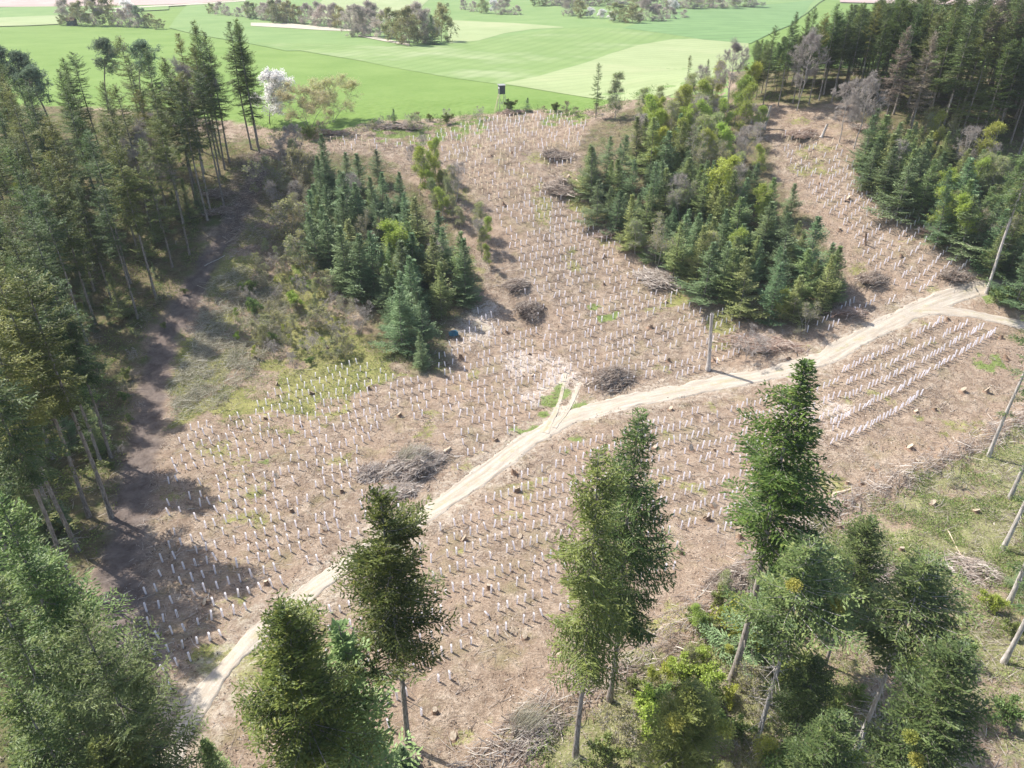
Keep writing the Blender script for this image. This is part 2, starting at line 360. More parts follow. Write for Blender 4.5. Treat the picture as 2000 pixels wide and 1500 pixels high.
def zones(x,y):
    moss=np.zeros(x.shape)
    for P in P_moss+[P_slope0]: moss=np.maximum(moss,soft(x,y,P,2.5))
    moss=moss*(.25+.75*sst(.35,.6,vn(x/4,y/4,11)))
    moss=np.maximum(moss,.55*sst(.68,.8,vn(x/6,y/6,12)*.6+vn(x/2,y/2,13)*.4))
    trail=1-sst(1.3,3.2,dpoly(x,y,TRAIL)+(vn(x/1.5,y/1.5,14)-.5)*1.5)
    for Rr in (RUTA,RUTB): trail=trail
    chip=np.zeros(x.shape)
    for P in P_chip: chip=np.maximum(chip,soft(x,y,P,4.5)*.6)
    rut=np.zeros(x.shape)
    for Rr in (RUTA,RUTB): rut=np.maximum(rut,1-sst(.25,.8,dpoly(x,y,Rr)+(vn(x*2,y*2,15)-.5)*.5))
    shoulder=1-sst(2.4,5.5,dpoly(x,y,ROAD)+(vn(x/1.7,y/1.7,16)-.5)*2.5)
    rut=np.maximum(rut,shoulder*.45)
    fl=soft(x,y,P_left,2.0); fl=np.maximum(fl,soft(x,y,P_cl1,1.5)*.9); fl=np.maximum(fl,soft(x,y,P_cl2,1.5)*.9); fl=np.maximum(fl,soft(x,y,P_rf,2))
    green=np.zeros(x.shape)
    for P in P_green: green=np.maximum(green,soft(x,y,P,1.0))
    green=green*(.2+.8*sst(.35,.6,vn(x/1.6,y/1.6,19)))
    rt=soft(x,y,P_right,2.0)*(.45+.55*sst(.3,.6,vn(x/5,y/5,17)))
    mead=sst(-1.0,1.5,beyond(x,y)+(vn(x/2,y/2,18)-.5)*3)
    return moss,trail,chip,fl,green,mead,rt,rut
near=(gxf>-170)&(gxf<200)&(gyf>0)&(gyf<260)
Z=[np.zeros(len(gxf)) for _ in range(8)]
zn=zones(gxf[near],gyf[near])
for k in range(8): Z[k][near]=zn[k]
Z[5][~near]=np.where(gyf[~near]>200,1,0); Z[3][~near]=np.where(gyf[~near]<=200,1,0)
def ground_mat():
    m,n,o=newmat('clearing_soil'); g=NG(n)
    geo=g.n('ShaderNodeTexCoord').outputs['Object']
    def at(nm):
        a=g.n('ShaderNodeAttribute',attribute_name=nm); s=g.n('ShaderNodeSeparateColor'); g.l(a.outputs['Color'],s.inputs[0]); return s.outputs
    a=at('za'); b=at('zb'); c_=at('zc')
    mp=g.n('ShaderNodeMapping'); mp.inputs['Rotation'].default_value=(0,0,R_(25)); mp.inputs['Scale'].default_value=(1,3.2,1); g.l(geo,mp.inputs[0])
    big=g.noise(geo,.07,4,.6); med=g.noise(geo,.6,5,.7,.4); fine=g.noise(geo,4.5,4,.75); streak=g.noise(mp.outputs[0],1.6,5,.75,.6)
    soil=g.ramp(med,[(.28,(.15,.108,.078)),(.48,(.32,.243,.18)),(.68,(.50,.41,.32))])
    soil=g.mix(g.ramp(fine,[(.38,.55),(.55,0.)]),soil,(.12,.085,.06))
    soil=g.mix(g.ramp(fine,[(.56,0.),(.70,.75)]),soil,(.55,.47,.39))
    soil=g.mix(g.ramp(streak,[(.55,0.),(.72,.65)]),soil,(.50,.43,.36))
    soil=g.mix(g.ramp(big,[(.42,0.),(.62,.5)]),soil,(.38,.275,.20))
    soil=g.mix(g.ramp(g.noise(geo,.22,5,.7),[(.52,0.),(.70,.5)]),soil,(.22,.20,.09))
    mossc=g.mix(g.ramp(med,[(.35,0.),(.65,1.)]),(.19,.23,.05),(.37,.38,.12))
    mossc=g.mix(g.ramp(fine,[(.42,.6),(.56,0.)]),mossc,(.20,.15,.09))
    edge=g.ramp(g.noise(geo,1.4,5,.75),[(.3,0.),(.7,1.)])
    def msk(z,k=.9):
        x=g.math('ADD',z,g.math('MULTIPLY_ADD',edge,k)); 
        n.nodes[-2].inputs[2].default_value=-k/2 if False else -k*.5
        y=g.n('ShaderNodeMapRange',interpolation_type='SMOOTHSTEP'); g.l(x,y.inputs[0]); y.inputs[1].default_value=.3; y.inputs[2].default_value=.75; return y.outputs[0]
    c=g.mix(g.math('MULTIPLY',msk(a[0]),.85),soil,mossc)
    rtc=g.mix(g.ramp(med,[(.3,0.),(.66,1.)]),(.15,.165,.06),(.31,.32,.14)); rtc=g.mix(g.ramp(fine,[(.5,0.),(.66,.7)]),rtc,(.50,.43,.33))
    c=g.mix(g.math('MULTIPLY',msk(c_[0]),.9),c,rtc)
    c=g.mix(g.math('MULTIPLY',msk(a[2]),.8),c,g.mix(g.ramp(fine,[(.35,0.),(.6,1.)]),(.42,.33,.26),(.68,.61,.54)))
    tr=g.mix(g.ramp(med,[(.3,0.),(.7,1.)]),(.11,.085,.075),(.25,.205,.18))
    c=g.mix(g.math('MULTIPLY',a[1],.95),c,tr)
    c=g.mix(msk(c_[1],.5),c,g.mix(fine,(.46,.39,.31),(.66,.59,.49)))
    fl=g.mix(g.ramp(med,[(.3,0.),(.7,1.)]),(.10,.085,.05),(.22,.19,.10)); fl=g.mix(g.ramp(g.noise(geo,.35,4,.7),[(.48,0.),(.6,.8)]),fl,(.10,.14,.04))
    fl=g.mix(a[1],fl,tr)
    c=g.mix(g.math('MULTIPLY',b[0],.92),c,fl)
    c=g.mix(g.math('MULTIPLY',msk(b[1]),.85),c,g.mix(med,(.10,.17,.03),(.25,.33,.09)))
    md=g.mix(g.ramp(g.noise(geo,.05,5,.6),[(.3,0.),(.7,1.)]),(.12,.20,.045),(.17,.25,.07))
    md=g.mix(g.ramp(med,[(.4,0.),(.7,.35)]),md,(.22,.28,.09))
    c=g.mix(b[2],c,md)
    p=g.n('ShaderNodeBsdfPrincipled'); p.inputs['Roughness'].default_value=.95; p.inputs['Specular IOR Level'].default_value=.1
    g.l(c,p.inputs['Base Color'])
    hsum=g.math('ADD',g.math('MULTIPLY',med,1.2),g.math('MULTIPLY',fine,.55)); hsum=g.math('ADD',hsum,g.math('MULTIPLY',streak,.6))
    bp=g.n('ShaderNodeBump'); bp.inputs['Distance'].default_value=.32
    inv=g.math('SUBTRACT',1.0,g.math('MULTIPLY',b[2],.93)); g.l(inv,bp.inputs['Strength'])
    g.l(hsum,bp.inputs['Height']); g.l(bp.outputs[0],p.inputs['Normal'])
    g.l(p.outputs[0],o.inputs[0]); return m
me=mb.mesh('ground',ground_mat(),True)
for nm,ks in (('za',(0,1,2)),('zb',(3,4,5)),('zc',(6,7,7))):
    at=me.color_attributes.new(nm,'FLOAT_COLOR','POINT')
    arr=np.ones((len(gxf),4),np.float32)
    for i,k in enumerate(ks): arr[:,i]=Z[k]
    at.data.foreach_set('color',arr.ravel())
tag(obj('ground',me),'brown cleared forest soil with moss patches, rising to meadows behind','ground',kind='structure')
# ------------------------------------------------------------------ tracks
def resample(P,step):
    d=np.concatenate([[0],np.cumsum(np.hypot(*np.diff(P,axis=0).T))]); n=int(d[-1]/step)+1; t=np.linspace(0,d[-1],n)
    # smooth
    x=np.interp(t,d,P[:,0]); y=np.interp(t,d,P[:,1]); k=int(4/step)|1; ker=np.hanning(k+2)[1:-1]; ker/=ker.sum()
    xp=np.pad(x,k//2,mode='edge'); yp=np.pad(y,k//2,mode='edge')
    # linear extension keeps the ends
    return np.stack([np.convolve(xp,ker,'valid'),np.convolve(yp,ker,'valid')],-1),t/d[-1]
def strip(name,P,width,mat,lift,label,cols=22,seed=0,cat='track'):
    Q,t=resample(P,.3); T=nrm(np.gradient(Q,axis=0)); N=np.stack([-T[:,1],T[:,0]],-1)
    if np.ndim(width): wv=.62*np.interp(t*(len(width)-1),np.arange(len(width)),width)
    else: wv=np.full(len(t),float(width))
    s=np.arange(len(t))*.3
    wl=wv*(1+.45*(vn(s/2.5,0*s+seed,21)-.5)+.25*(vn(s/.6,0*s+seed,22)-.5)); wr=wv*(1+.45*(vn(s/2.8,0*s+seed+9,23)-.5)+.25*(vn(s/.7,0*s+seed,24)-.5))
    v=np.linspace(-1,1,cols); off=np.where(v[None]<0,v[None]*wr[:,None],v[None]*wl[:,None])
    X=Q[:,0:1]+N[:,0:1]*off; Y=Q[:,1:2]+N[:,1:2]*off
    edge=np.abs(v)[None]; Zz=H(X,Y)+lift-.13*sst(.86,1,edge)*np.ones_like(X)
    # two shallow wheel ruts
    Zz=Zz-.03*np.exp(-((np.abs(off)-.85)/.35)**2)
    n,c=X.shape; mb=MB(); q=(np.arange(n-1)[:,None]*c+np.arange(c-1)[None]).ravel()
    mb.add(np.stack([X,Y,Zz],-1),np.stack([q,q+c,q+c+1,q+1],-1))
    me=mb.mesh(name,mat,True); uv=me.uv_layers.new(name='uv')
    vi=np.zeros(len(me.loops),np.int32); me.loops.foreach_get('vertex_index',vi)
    uvv=np.stack([(s[:,None]+0*off).ravel(),off.ravel()],-1)[vi]; uv.data.foreach_set('uv',uvv.astype(np.float32).ravel())
    return tag(obj(name,me),label,cat,kind='structure')
def trackmat():
    m,n,o=newmat('limestone_track'); g=NG(n); tc=g.n('ShaderNodeTexCoord'); geo=tc.outputs['Object']; uv=tc.outputs['UV']
    mp=g.n('ShaderNodeMapping'); mp.inputs['Scale'].default_value=(.12,1.4,1); g.l(uv,mp.inputs[0])
    lon=g.noise(mp.outputs[0],1.6,5,.65,.4); med=g.noise(geo,.8,5,.7); fine=g.noise(geo,6,4,.7)
    c=g.mix(g.ramp(lon,[(.35,0.),(.62,1.)]),(.31,.27,.225),(.49,.44,.37))
    c=g.mix(g.ramp(med,[(.36,.6),(.55,0.)]),c,(.40,.33,.25))
    c=g.mix(g.ramp(fine,[(.36,.45),(.5,0.)]),c,(.36,.30,.23)); c=g.mix(g.ramp(fine,[(.58,0.),(.7,.4)]),c,(.80,.74,.64))
    sx=g.n('ShaderNodeSeparateXYZ'); g.l(uv,sx.inputs[0]); mid=g.math('ABSOLUTE',sx.outputs[1])
    gm=g.n('ShaderNodeMapRange'); g.l(mid,gm.inputs[0]); gm.inputs[1].default_value=.55; gm.inputs[2].default_value=.15
    gn=g.ramp(g.noise(geo,.5,5,.8),[(.50,0.),(.60,.5)])
    c=g.mix(g.math('MULTIPLY',gm.outputs[0],gn),c,(.33,.31,.16))
    p=g.n('ShaderNodeBsdfPrincipled'); p.inputs['Roughness'].default_value=.95; p.inputs['Specular IOR Level'].default_value=.1; g.l(c,p.inputs['Base Color'])
    bp=g.n('ShaderNodeBump'); bp.inputs['Strength'].default_value=.7; bp.inputs['Distance'].default_value=.06; g.l(g.math('ADD',med,fine),bp.inputs['Height']); g.l(bp.outputs[0],p.inputs['Normal'])
    g.l(p.outputs[0],o.inputs[0]); return m
TM=trackmat()
strip('forest_road',ROAD,ROADW,TM,.05,'pale gravel forest road curving across the clearing','',cat='road') if False else strip('forest_road',ROAD,ROADW,TM,.05,'pale gravel forest road curving across the clearing',cat='road')
strip('side_track',BR,1.0,TM,.075,'narrow pale track branching off the road to the right edge',cat='track',seed=5)
strip('spur_track',W([(1062,848),(1082,812),(1094,785),(1100,755),(1106,728)]),[1.1,.8,.5,.4,.35],TM,.085,'short worn wheel track turning up the clearing from the road',seed=7)
strip('spur_track',W([(1080,838),(1108,805),(1124,775),(1134,748)]),[.7,.5,.4,.35],TM,.10,'fainter second wheel rut right of the short worn track',seed=8)
# ------------------------------------------------------------------ fields behind
def fieldmat(name,c1,c2,sc=.05,tram=None,patch=None,tramw=None):
    m,n,o=newmat(name); g=NG(n); geo=g.n('ShaderNodeTexCoord').outputs['Object']
    c=g.mix(g.ramp(g.noise(geo,sc,5,.6),[(.3,0.),(.7,1.)]),c1,c2)
    c=g.mix(g.ramp(g.noise(geo,.9,4,.7),[(.4,0.),(.7,.22)]),c,tuple(v*.72 for v in c1))
    if patch: c=g.mix(g.ramp(g.noise(geo,.018,4,.7),[(.52,0.),(.7,.8)]),c,patch)
    if tramw:
        mp=g.n('ShaderNodeMapping'); mp.inputs['Rotation'].default_value=(0,0,R_(tramw[0])); g.l(geo,mp.inputs[0])
        wv=g.n('ShaderNodeTexWave'); wv.inputs['Scale'].default_value=.045; wv.inputs['Distortion'].default_value=1.5; wv.inputs['Detail Scale'].default_value=.03; g.l(mp.outputs[0],wv.inputs[0])
        c=g.mix(g.ramp(wv.outputs[1],[(.5,0.),(1.,tramw[1])]),c,tuple(v*.75 for v in c1))
    if tram:
        mp=g.n('ShaderNodeMapping'); mp.inputs['Rotation'].default_value=(0,0,R_(tram)); g.l(geo,mp.inputs[0])
        wv=g.n('ShaderNodeTexWave'); wv.inputs['Scale'].default_value=.021; wv.inputs['Distortion'].default_value=.6; wv.inputs['Detail Scale'].default_value=.02; g.l(mp.outputs[0],wv.inputs[0])
        c=g.mix(g.ramp(wv.outputs[1],[(.965,0.),(.985,.55)]),c,tuple(v*.45 for v in c1))
    p=g.n('ShaderNodeBsdfPrincipled'); p.inputs['Roughness'].default_value=.95; p.inputs['Specular IOR Level'].default_value=.1; g.l(c,p.inputs['Base Color'])
    g.l(p.outputs[0],o.inputs[0]); return m
FL=[0]
def field(name,top,bot,mat,label,n=90,m=34,cat='field'):
    FL[0]+=1; lift=.04+.02*FL[0]
    def rs(P):
        P=W(P); d=np.concatenate([[0],np.cumsum(np.hypot(*np.diff(P,axis=0).T))]); t=np.linspace(0,d[-1],n); return np.stack([np.interp(t,d,P[:,0]),np.interp(t,d,P[:,1])],-1)
    A,B=rs(top),rs(bot); s=np.linspace(0,1,m)[:,None]
    X=A[None,:,0]*(1-s)+B[None,:,0]*s; Y=A[None,:,1]*(1-s)+B[None,:,1]*s
    mb=MB(); q=(np.arange(m-1)[:,None]*n+np.arange(n-1)[None]).ravel()
    mb.add(np.stack([X,Y,H(X,Y)+lift+.0013*np.maximum(0,Y-300)],-1),np.stack([q,q+n,q+n+1,q+1],-1))
    return tag(obj(name,mb.mesh(name,mat,True)),label,cat,kind='structure')
fm_mid=fieldmat('mown_meadow',(.16,.24,.08),(.215,.29,.11),tramw=(20,.25),patch=(.30,.34,.19))
fm_pale=fieldmat('pale_crop',(.26,.31,.15),(.31,.36,.185),patch=(.34,.36,.20),tramw=(60,.22))
fm_dark=fieldmat('winter_wheat',(.13,.22,.085),(.18,.28,.115),tram=70)
fm_up=fieldmat('upper_meadow',(.15,.235,.08),(.205,.285,.11))
fm_brown=fieldmat('ploughed_soil',(.36,.27,.24),(.46,.36,.32))
fm_dirt=fieldmat('bare_chalk_soil',(.40,.37,.29),(.50,.46,.37),.2)
field('upper_meadow',[(380,-4),(700,-5),(1000,-6),(1400,-6),(1620,-6)],[(330,55),(560,100),(880,92),(1340,82),(1530,50)],fm_up,'mid green meadow between the hedges far behind')
field('mown_meadow',[(500,84),(640,86),(760,92),(880,86),(960,76),(1090,56),(1160,54),(1260,62),(1420,80)],[(500,86),(620,105),(700,118),(800,138),(880,152),(960,163),(1040,172),(1150,186),(1420,200)],fm_mid,'pale green mown meadow in the middle distance')
field('pale_crop_field',[(985,162),(1050,150),(1120,130),(1190,106),(1250,88),(1310,78),(1370,76),(1420,78),(1462,82)],[(985,164),(1020,170),(1080,180),(1140,190),(1210,198),(1300,190),(1370,165),(1420,140),(1462,110)],fm_pale,'whitish green curved crop field at the right')
field('far_pale_field',[(872,40),(930,43),(1000,46),(1060,50),(1100,54)],[(878,86),(935,80),(985,66),(1040,58),(1100,55)],fm_pale,'pale crop wedge right of the grove of trees')
field('wheat_field',[(1330,20),(1450,14),(1530,8),(1590,2)],[(1215,56),(1370,78),(1465,86),(1545,50)],fm_dark,'dark green wheat field with tramlines at the right')
field('left_pale_field',[(-60,38),(60,33),(120,31)],[(-60,54),(60,51),(120,48)],fm_pale,'pale strip field at the far left')
field('far_green_field',[(-60,18),(110,13),(330,11)],[(-60,38),(110,31),(330,20)],fm_up,'green strip below the ploughed field at far left')
field('brown_field',[(-60,-6),(200,-7),(400,-8),(560,-9)],[(-60,16),(200,13),(380,9),(560,-4)],fm_brown,'brown ploughed field at the top left')
field('hedge_back_field',[(640,-6),(760,-6),(850,-7)],[(600,40),(760,40),(800,38)],fm_pale,'pale field seen behind the grey hedge')
field('far_brown_field',[(1640,-6),(1760,-6),(2100,-6)],[(1640,6),(1760,9),(2100,12)],fm_brown,'brown field above the right forest')
field('bare_patch',[(490,46),(560,47),(640,54),(700,60)],[(490,52),(560,56),(640,61),(700,63)],fm_dirt,'pale bare soil strip along the grey hedge',cat='soil')
field('bare_patch',[(700,70),(740,75),(800,87)],[(700,72),(740,80),(800,91)],fm_dirt,'pale bare soil streak beside the grove corner',cat='soil')
field('farm_track',[(200,19),(300,13),(400,8),(480,2)],[(200,21),(300,15),(400,10),(480,4)],fm_dirt,'thin pale farm track below the brown field',cat='track')
# ------------------------------------------------------------------ tree builders
def conifer(seed,Ht,cb,R,prof,e_top,e_bot,droop,step,nb,sp_=.24,tl_=.36,tw=.17,irr=.5,upturn=.15,hang=.15,stubs=30,trunk_r=None,gap=.08,twmax=1.5,side_hang=0,wood=True):
    rng=np.random.default_rng(seed); r0=trunk_r or .0078*Ht
    tb=MB(); zs=np.linspace(0,Ht*.99,16); wob=np.stack([.12*np.sin(zs*.23+seed),.12*np.cos(zs*.19+seed*2),zs],-1); wob[0,:2]=wob[0,:2]
    rr=r0*(1-(zs/Ht))**.8+.015; rr[0]*=1.35
    polytube(tb,wob,rr,8)
    cx=lambda z:np.stack([.12*np.sin(z*.23+seed),.12*np.cos(z*.19+seed*2),z],-1)
    if stubs:
        z=rng.uniform(.12*Ht,cb*Ht+2,stubs); a=rng.uniform(0,6.283,stubs); L=rng.uniform(.4,1.8,stubs)
        P0=cx(z); P1=P0+np.stack([np.cos(a)*L,np.sin(a)*L,rng.uniform(-.35,.15,stubs)*L],-1); sticks(tb,P0,P1,.03,.008)
    fb=MB(); z=cb*Ht; P0s=[];P1s=[];rs=[]
    lowz=[q for q in rng.uniform(.10*Ht,cb*Ht,4)] if stubs and Ht==30 and seed<10 else []
    ph=rng.uniform(0,10)
    allp=[];alld=[];alln=[]
    while z<Ht*.99:
        u=(z-cb*Ht)/(Ht*(1-cb))
        for k in range(rng.integers(nb-1,nb+2)):
            if rng.random()<gap: continue
            az=rng.uniform(0,6.283)
            g1=1+irr*(float(vn(math.cos(az)*1.3+5+ph,z/2.4,31))+float(vn(math.sin(az)*1.3+9+ph,z/1.3,32))-1)*1.3
            L=R*prof(u)*g1*rng.uniform(.72,1.08)
            if L<.25: L=.25
            el=e_bot+(e_top-e_bot)*u+rng.normal(0,.09)
            ns=max(3,int(L/.27)); s=np.linspace(.1,1,ns)
            dr=droop*(1-.7*u)
            rad=s*L*math.cos(el); hh=L*(s*math.sin(el)-dr*s**2+upturn*s**4)
            swirl=rng.normal(0,.12)*s
            ca,sa=np.cos(az+swirl),np.sin(az+swirl)
            b0=cx(np.array(z)); P=np.stack([b0[0]+rad*ca,b0[1]+rad*sa,z+hh],-1)
            T=nrm(np.gradient(P,axis=0)) if ns>1 else np.array([[ca[0],sa[0],0]])
            P0s.append(P[:-1]);P1s.append(P[1:]); rs.append(.035*(1-s[:-1])*(L/4+.2)+.006)
            S=nrm(np.cross(T,np.array([0,0,1.])))
            tl=np.clip(.5*L*(1-s)**.75*np.sqrt(s+.05)+min(.3,.10+.12*L),.15,twmax)
            K=int(tl.max()/sp_)+1
            for sg in (-1,1):
                D=nrm(T*rng.uniform(.5,.8,(ns,1))+S*sg*.85+np.array([0,0,-hang])+rng.normal(0,.12,(ns,3)))
                kk=np.arange(K)*sp_
                tli=tl*rng.uniform(.65,1.15,ns)
                ok=(kk[None]<tli[:,None])
                Pp=P[:,None]+D[:,None]*kk[None,:,None]; Pp[...,2]-=side_hang*kk[None]**1.5
                Dd=np.broadcast_to(D[:,None],Pp.shape).copy(); Dd[...,2]-=side_hang*kk[None]*1.2
                Nn=nrm(np.cross(S*sg,T)*sg*np.sign(1)*0+np.array([0,0,1.])+S*sg*.35+rng.normal(0,.30,(ns,3))); Nn=np.broadcast_to(Nn[:,None],Pp.shape)
                allp.append(Pp[ok]); alld.append(Dd[ok]); alln.append(Nn[ok])
            allp.append(P); alld.append(T); alln.append(np.broadcast_to(np.array([0,0,1.]),P.shape))
        z+=step*(1-.45*u)*rng.uniform(.8,1.2)
    for q in lowz:
        az=rng.uniform(0,6.283); L=rng.uniform(.6,1.7); sL=np.linspace(.15,1,7)
        P=np.stack([sL*L*math.cos(az),sL*L*math.sin(az),q-.25*L*sL**2],-1)+np.array([0,0,0]); m=60
        idx=rng.integers(0,7,m); off=rng.normal(0,.28,(m,3))*np.array([1,1,.35])
        allp.append(P[idx]+off); alld.append(np.tile([math.cos(az),math.sin(az),-.1],(m,1))+off*1.5); alln.append(np.tile([0,0,1.],(m,1)))
        P0s.append(P[:-1]);P1s.append(P[1:]);rs.append(np.full(6,.02))
    p=np.concatenate(allp); d=np.concatenate(alld); n=len(p)
    d=d+rng.normal(0,.14,d.shape); p=p+rng.normal(0,.035,p.shape); nv=np.concatenate(alln)
    blades(fb,p,d,tl_*rng.uniform(.7,1.3,n),tw*rng.uniform(.7,1.3,n),rng,.5,N=nv)
    # leader
    sticks(tb,cx(np.array([Ht*.985])),cx(np.array([Ht*1.0])),.02,.006)
    if wood: sticks(tb,np.concatenate(P0s),np.concatenate(P1s),np.concatenate(rs),np.concatenate(rs)*.8)
    return tb,fb,Ht
def decid(seed,Ht,trunk=.25,spread=.6,n1=12,n2=7,n3=5,leaves=0,ls=.14,up=.35,multi=1,rad=None,leaf_len=None,twigs=3,R=None,twr=.012,leaf_up=.3,el0=.35):
    rng=np.random.default_rng(seed); tb=MB(); fb=MB(); r0=rad or .010*Ht
    segs0=[];segs1=[];ra=[];rb=[];tips=[];tipd=[]
    def grow(p,d,L,r,lv,tg):
        n=5 if lv<2 else 4; pts=[p]; q=p.copy(); dd=d.copy()
        for i in range(n):
            dd=dd+rng.normal(0,.11+.05*lv,3)+np.array([0,0,tg]); dd/=np.linalg.norm(dd); q=q+dd*L/n; pts.append(q.copy())
        pts=np.array(pts); rr=r*np.linspace(1,.35 if lv else .3,n+1)
        segs0.append(pts[:-1]);segs1.append(pts[1:]);ra.append(rr[:-1]);rb.append(rr[1:])
        return pts,dd,rr
    stems=[]
    for mI in range(multi):
        a=rng.uniform(0,6.283); lean=.0 if multi==1 else rng.uniform(.15,.4)
        d0=np.array([math.cos(a)*lean,math.sin(a)*lean,1.]); d0/=np.linalg.norm(d0)
        stems.append(grow(np.array([math.cos(a),math.sin(a),0])*(.0 if multi==1 else .2),d0,Ht*rng.uniform(.85,.95),r0*(1 if multi==1 else .6),0,.03))
    nn=[max(3,n1//multi),n2,n3]
    def at(pts,rr,t):
        f=t*(len(pts)-1); i=min(int(f),len(pts)-2); e=f-i
        return pts[i]*(1-e)+pts[i+1]*e,nrm(pts[i+1]-pts[i]),rr[i]*(1-e)+rr[i+1]*e
    for pts,dd,rr in stems:
        for k in range(nn[0]):
            t=trunk+(1-trunk)*((k+rng.random())/nn[0])*.97; p,T,r=at(pts,rr,t)
            a=rng.uniform(0,6.283); el=el0+.5*rng.random()+up*t
            d=np.array([math.cos(a)*math.cos(el),math.sin(a)*math.cos(el),math.sin(el)])
            u=(t-trunk)/(1-trunk); env=math.sin(math.pi*min(1,.28+.66*u))**.7
            L=Ht*spread*.55*env*rng.uniform(.75,1.15)
            b=grow(p,d,L,r*.55,1,.04)
            for j in range(nn[1]):
                t2=.2+.78*rng.random(); p2,T2,r2=at(b[0],b[2],t2); d2=nrm(T2+rng.normal(0,.55,3))
                L2=L*.5*(1.15-t2*.6)*rng.uniform(.7,1.2); c=grow(p2,d2,L2,r2*.6,2,.05)
                for i in range(nn[2]):
                    t3=.15+.85*rng.random(); p3,T3,r3=at(c[0],c[2],t3); d3=nrm(T3+rng.normal(0,.6,3)); L3=L2*.55*rng.uniform(.6,1.2)
                    e=grow(p3,d3,L3,max(r3*.55,twr),3,.05)
                    for q in range(1,5): tips.append(e[0][q]); tipd.append(nrm(e[0][q]-e[0][q-1]))
    sticks(tb,np.concatenate(segs0),np.concatenate(segs1),np.maximum(np.concatenate(ra),twr*.8),np.maximum(np.concatenate(rb),twr*.5),4)
    tips=np.array(tips);tipd=np.array(tipd)
    if twigs:
        tp=np.repeat(tips,twigs,0); td=nrm(np.repeat(tipd,twigs,0)+rng.normal(0,.6,(len(tp),3))+np.array([0,0,.15])); tL=rng.uniform(.25,.8,len(tp))*min(1,Ht/10)
        sticks(tb,tp,tp+td*tL[:,None],twr*.7,twr*.3)
        tips=np.concatenate([tips,tp+td*tL[:,None]]); tipd=np.concatenate([tipd,td])
    if leaves:
        m=int(leaves); idx=rng.integers(0,len(tips),m); p=tips[idx]+rng.normal(0,.10,(m,3)); d=tipd[idx]+rng.normal(0,.8,(m,3))
        blades(fb,p,d,(leaf_len or ls*1.3)*rng.uniform(.7,1.3,m),ls*rng.uniform(.7,1.3,m),rng,leaf_up)
    return tb,fb,Ht
KIND={}
def reg(key,res,bark,leaf,cname='crown'):
    tb,fb,Ht=res; tm=tb.mesh('trunk',M[bark],True) if not isinstance(tb,bpy.types.Mesh) else tb
    KIND[key]=(tm,[ (cname,fb.mesh('crown',M[leaf])) ] if fb.n else [],Ht)
def recolor(key,src,leaf,bark=None):
    tm,parts,Ht=KIND[src]; np_=[]
    for nm,me in parts: m2=me.copy(); m2.materials[0]=M[leaf]; np_.append((nm,m2))
    if bark: tm=tm.copy(); tm.materials[0]=M[bark]
    KIND[key]=(tm,np_,Ht)
pf_spruce=lambda u:(1-u)**.62*min(1,.55+u*2.2)
pf_fir=lambda u:(max(0,1-u**2.2))**.75*min(1,.55+u*1.6)
pf_sp2=lambda u:(1-u)**.6*min(1,.45+u*1.4)
pf_young=lambda u:(1-u)**.85
# mature spruces
reg('sp0',conifer(1,30,.36,3.9,pf_spruce,.6,-.15,.28,.62,6,sp_=.2,tl_=.34,tw=.14,irr=.8,upturn=.25,gap=.18),'bark','spruce')
reg('sp1',conifer(2,30,.46,3.6,pf_spruce,.55,-.25,.20,.60,6,sp_=.2,tl_=.34,tw=.14,irr=.9,side_hang=.25,gap=.2),'bark','spruce_b')
reg('sp2',conifer(3,30,.30,4.2,pf_spruce,.5,-.15,.3,.70,6,sp_=.2,tl_=.34,tw=.14,irr=1.0,upturn=.28,gap=.22),'bark','spruce')
reg('sp3',conifer(4,30,.50,3.4,pf_fir,.5,-.1,.2,.62,6,sp_=.2,tl_=.32,tw=.14,irr=1.0,gap=.2),'bark','spruce_o')
recolor('sp1o','sp1','spruce_o'); recolor('sp0b','sp0','spruce_b'); recolor('sp2g','sp2','spruce_g'); recolor('sp0d','sp0','spruce_br'); recolor('sp3b','sp3','spruce_b'); recolor('sp1g','sp1','spruce_g')
# foreground trees, one mesh each
reg('firA',conifer(11,27,.36,4.2,pf_fir,.75,-.05,.12,.50,7,sp_=.115,tl_=.25,tw=.105,irr=.55,upturn=.12,hang=.05,gap=.06),'bark','fir')
reg('firB',conifer(12,27,.42,3.9,pf_fir,.75,-.10,.12,.50,7,sp_=.115,tl_=.25,tw=.105,irr=.8,upturn=.14,hang=.05,gap=.09),'bark','fir')
reg('sprC',conifer(13,30,.32,4.1,pf_sp2,.45,-.22,.30,.80,8,sp_=.12,tl_=.30,tw=.10,irr=.8,upturn=.34,side_hang=.42,gap=.10,twmax=1.2),'bark','spruce')
reg('sprD',conifer(14,30,.36,3.9,pf_sp2,.45,-.20,.32,.80,8,sp_=.12,tl_=.30,tw=.10,irr=.8,upturn=.36,side_hang=.38,gap=.10,twmax=1.2),'bark','spruce_y')
reg('sprE',conifer(15,31,.46,4.5,lambda u:(1-u)**.95*min(1,.5+u*2),.40,-.22,.14,.62,8,sp_=.11,tl_=.28,tw=.11,irr=1.3,upturn=.10,gap=.10),'bark','fir')
reg('sprF',conifer(16,29,.30,4.9,pf_sp2,.50,-.12,.32,.80,7,sp_=.12,tl_=.28,tw=.095,irr=.7,upturn=.42,side_hang=.25,gap=.10,twmax=1.1),'bark','spruce_g')
reg('firG',conifer(17,20,.50,3.5,pf_fir,.6,-.08,.10,.50,7,sp_=.115,tl_=.25,tw=.105,irr=.8,upturn=.1,gap=.10,stubs=60),'bark_l','fir_b')
reg('firH',conifer(18,18,.32,3.3,pf_fir,.7,-.05,.10,.46,7,sp_=.115,tl_=.25,tw=.105,irr=.5,gap=.06),'bark','fir_b')
recolor('firAy','firA','fir_y')
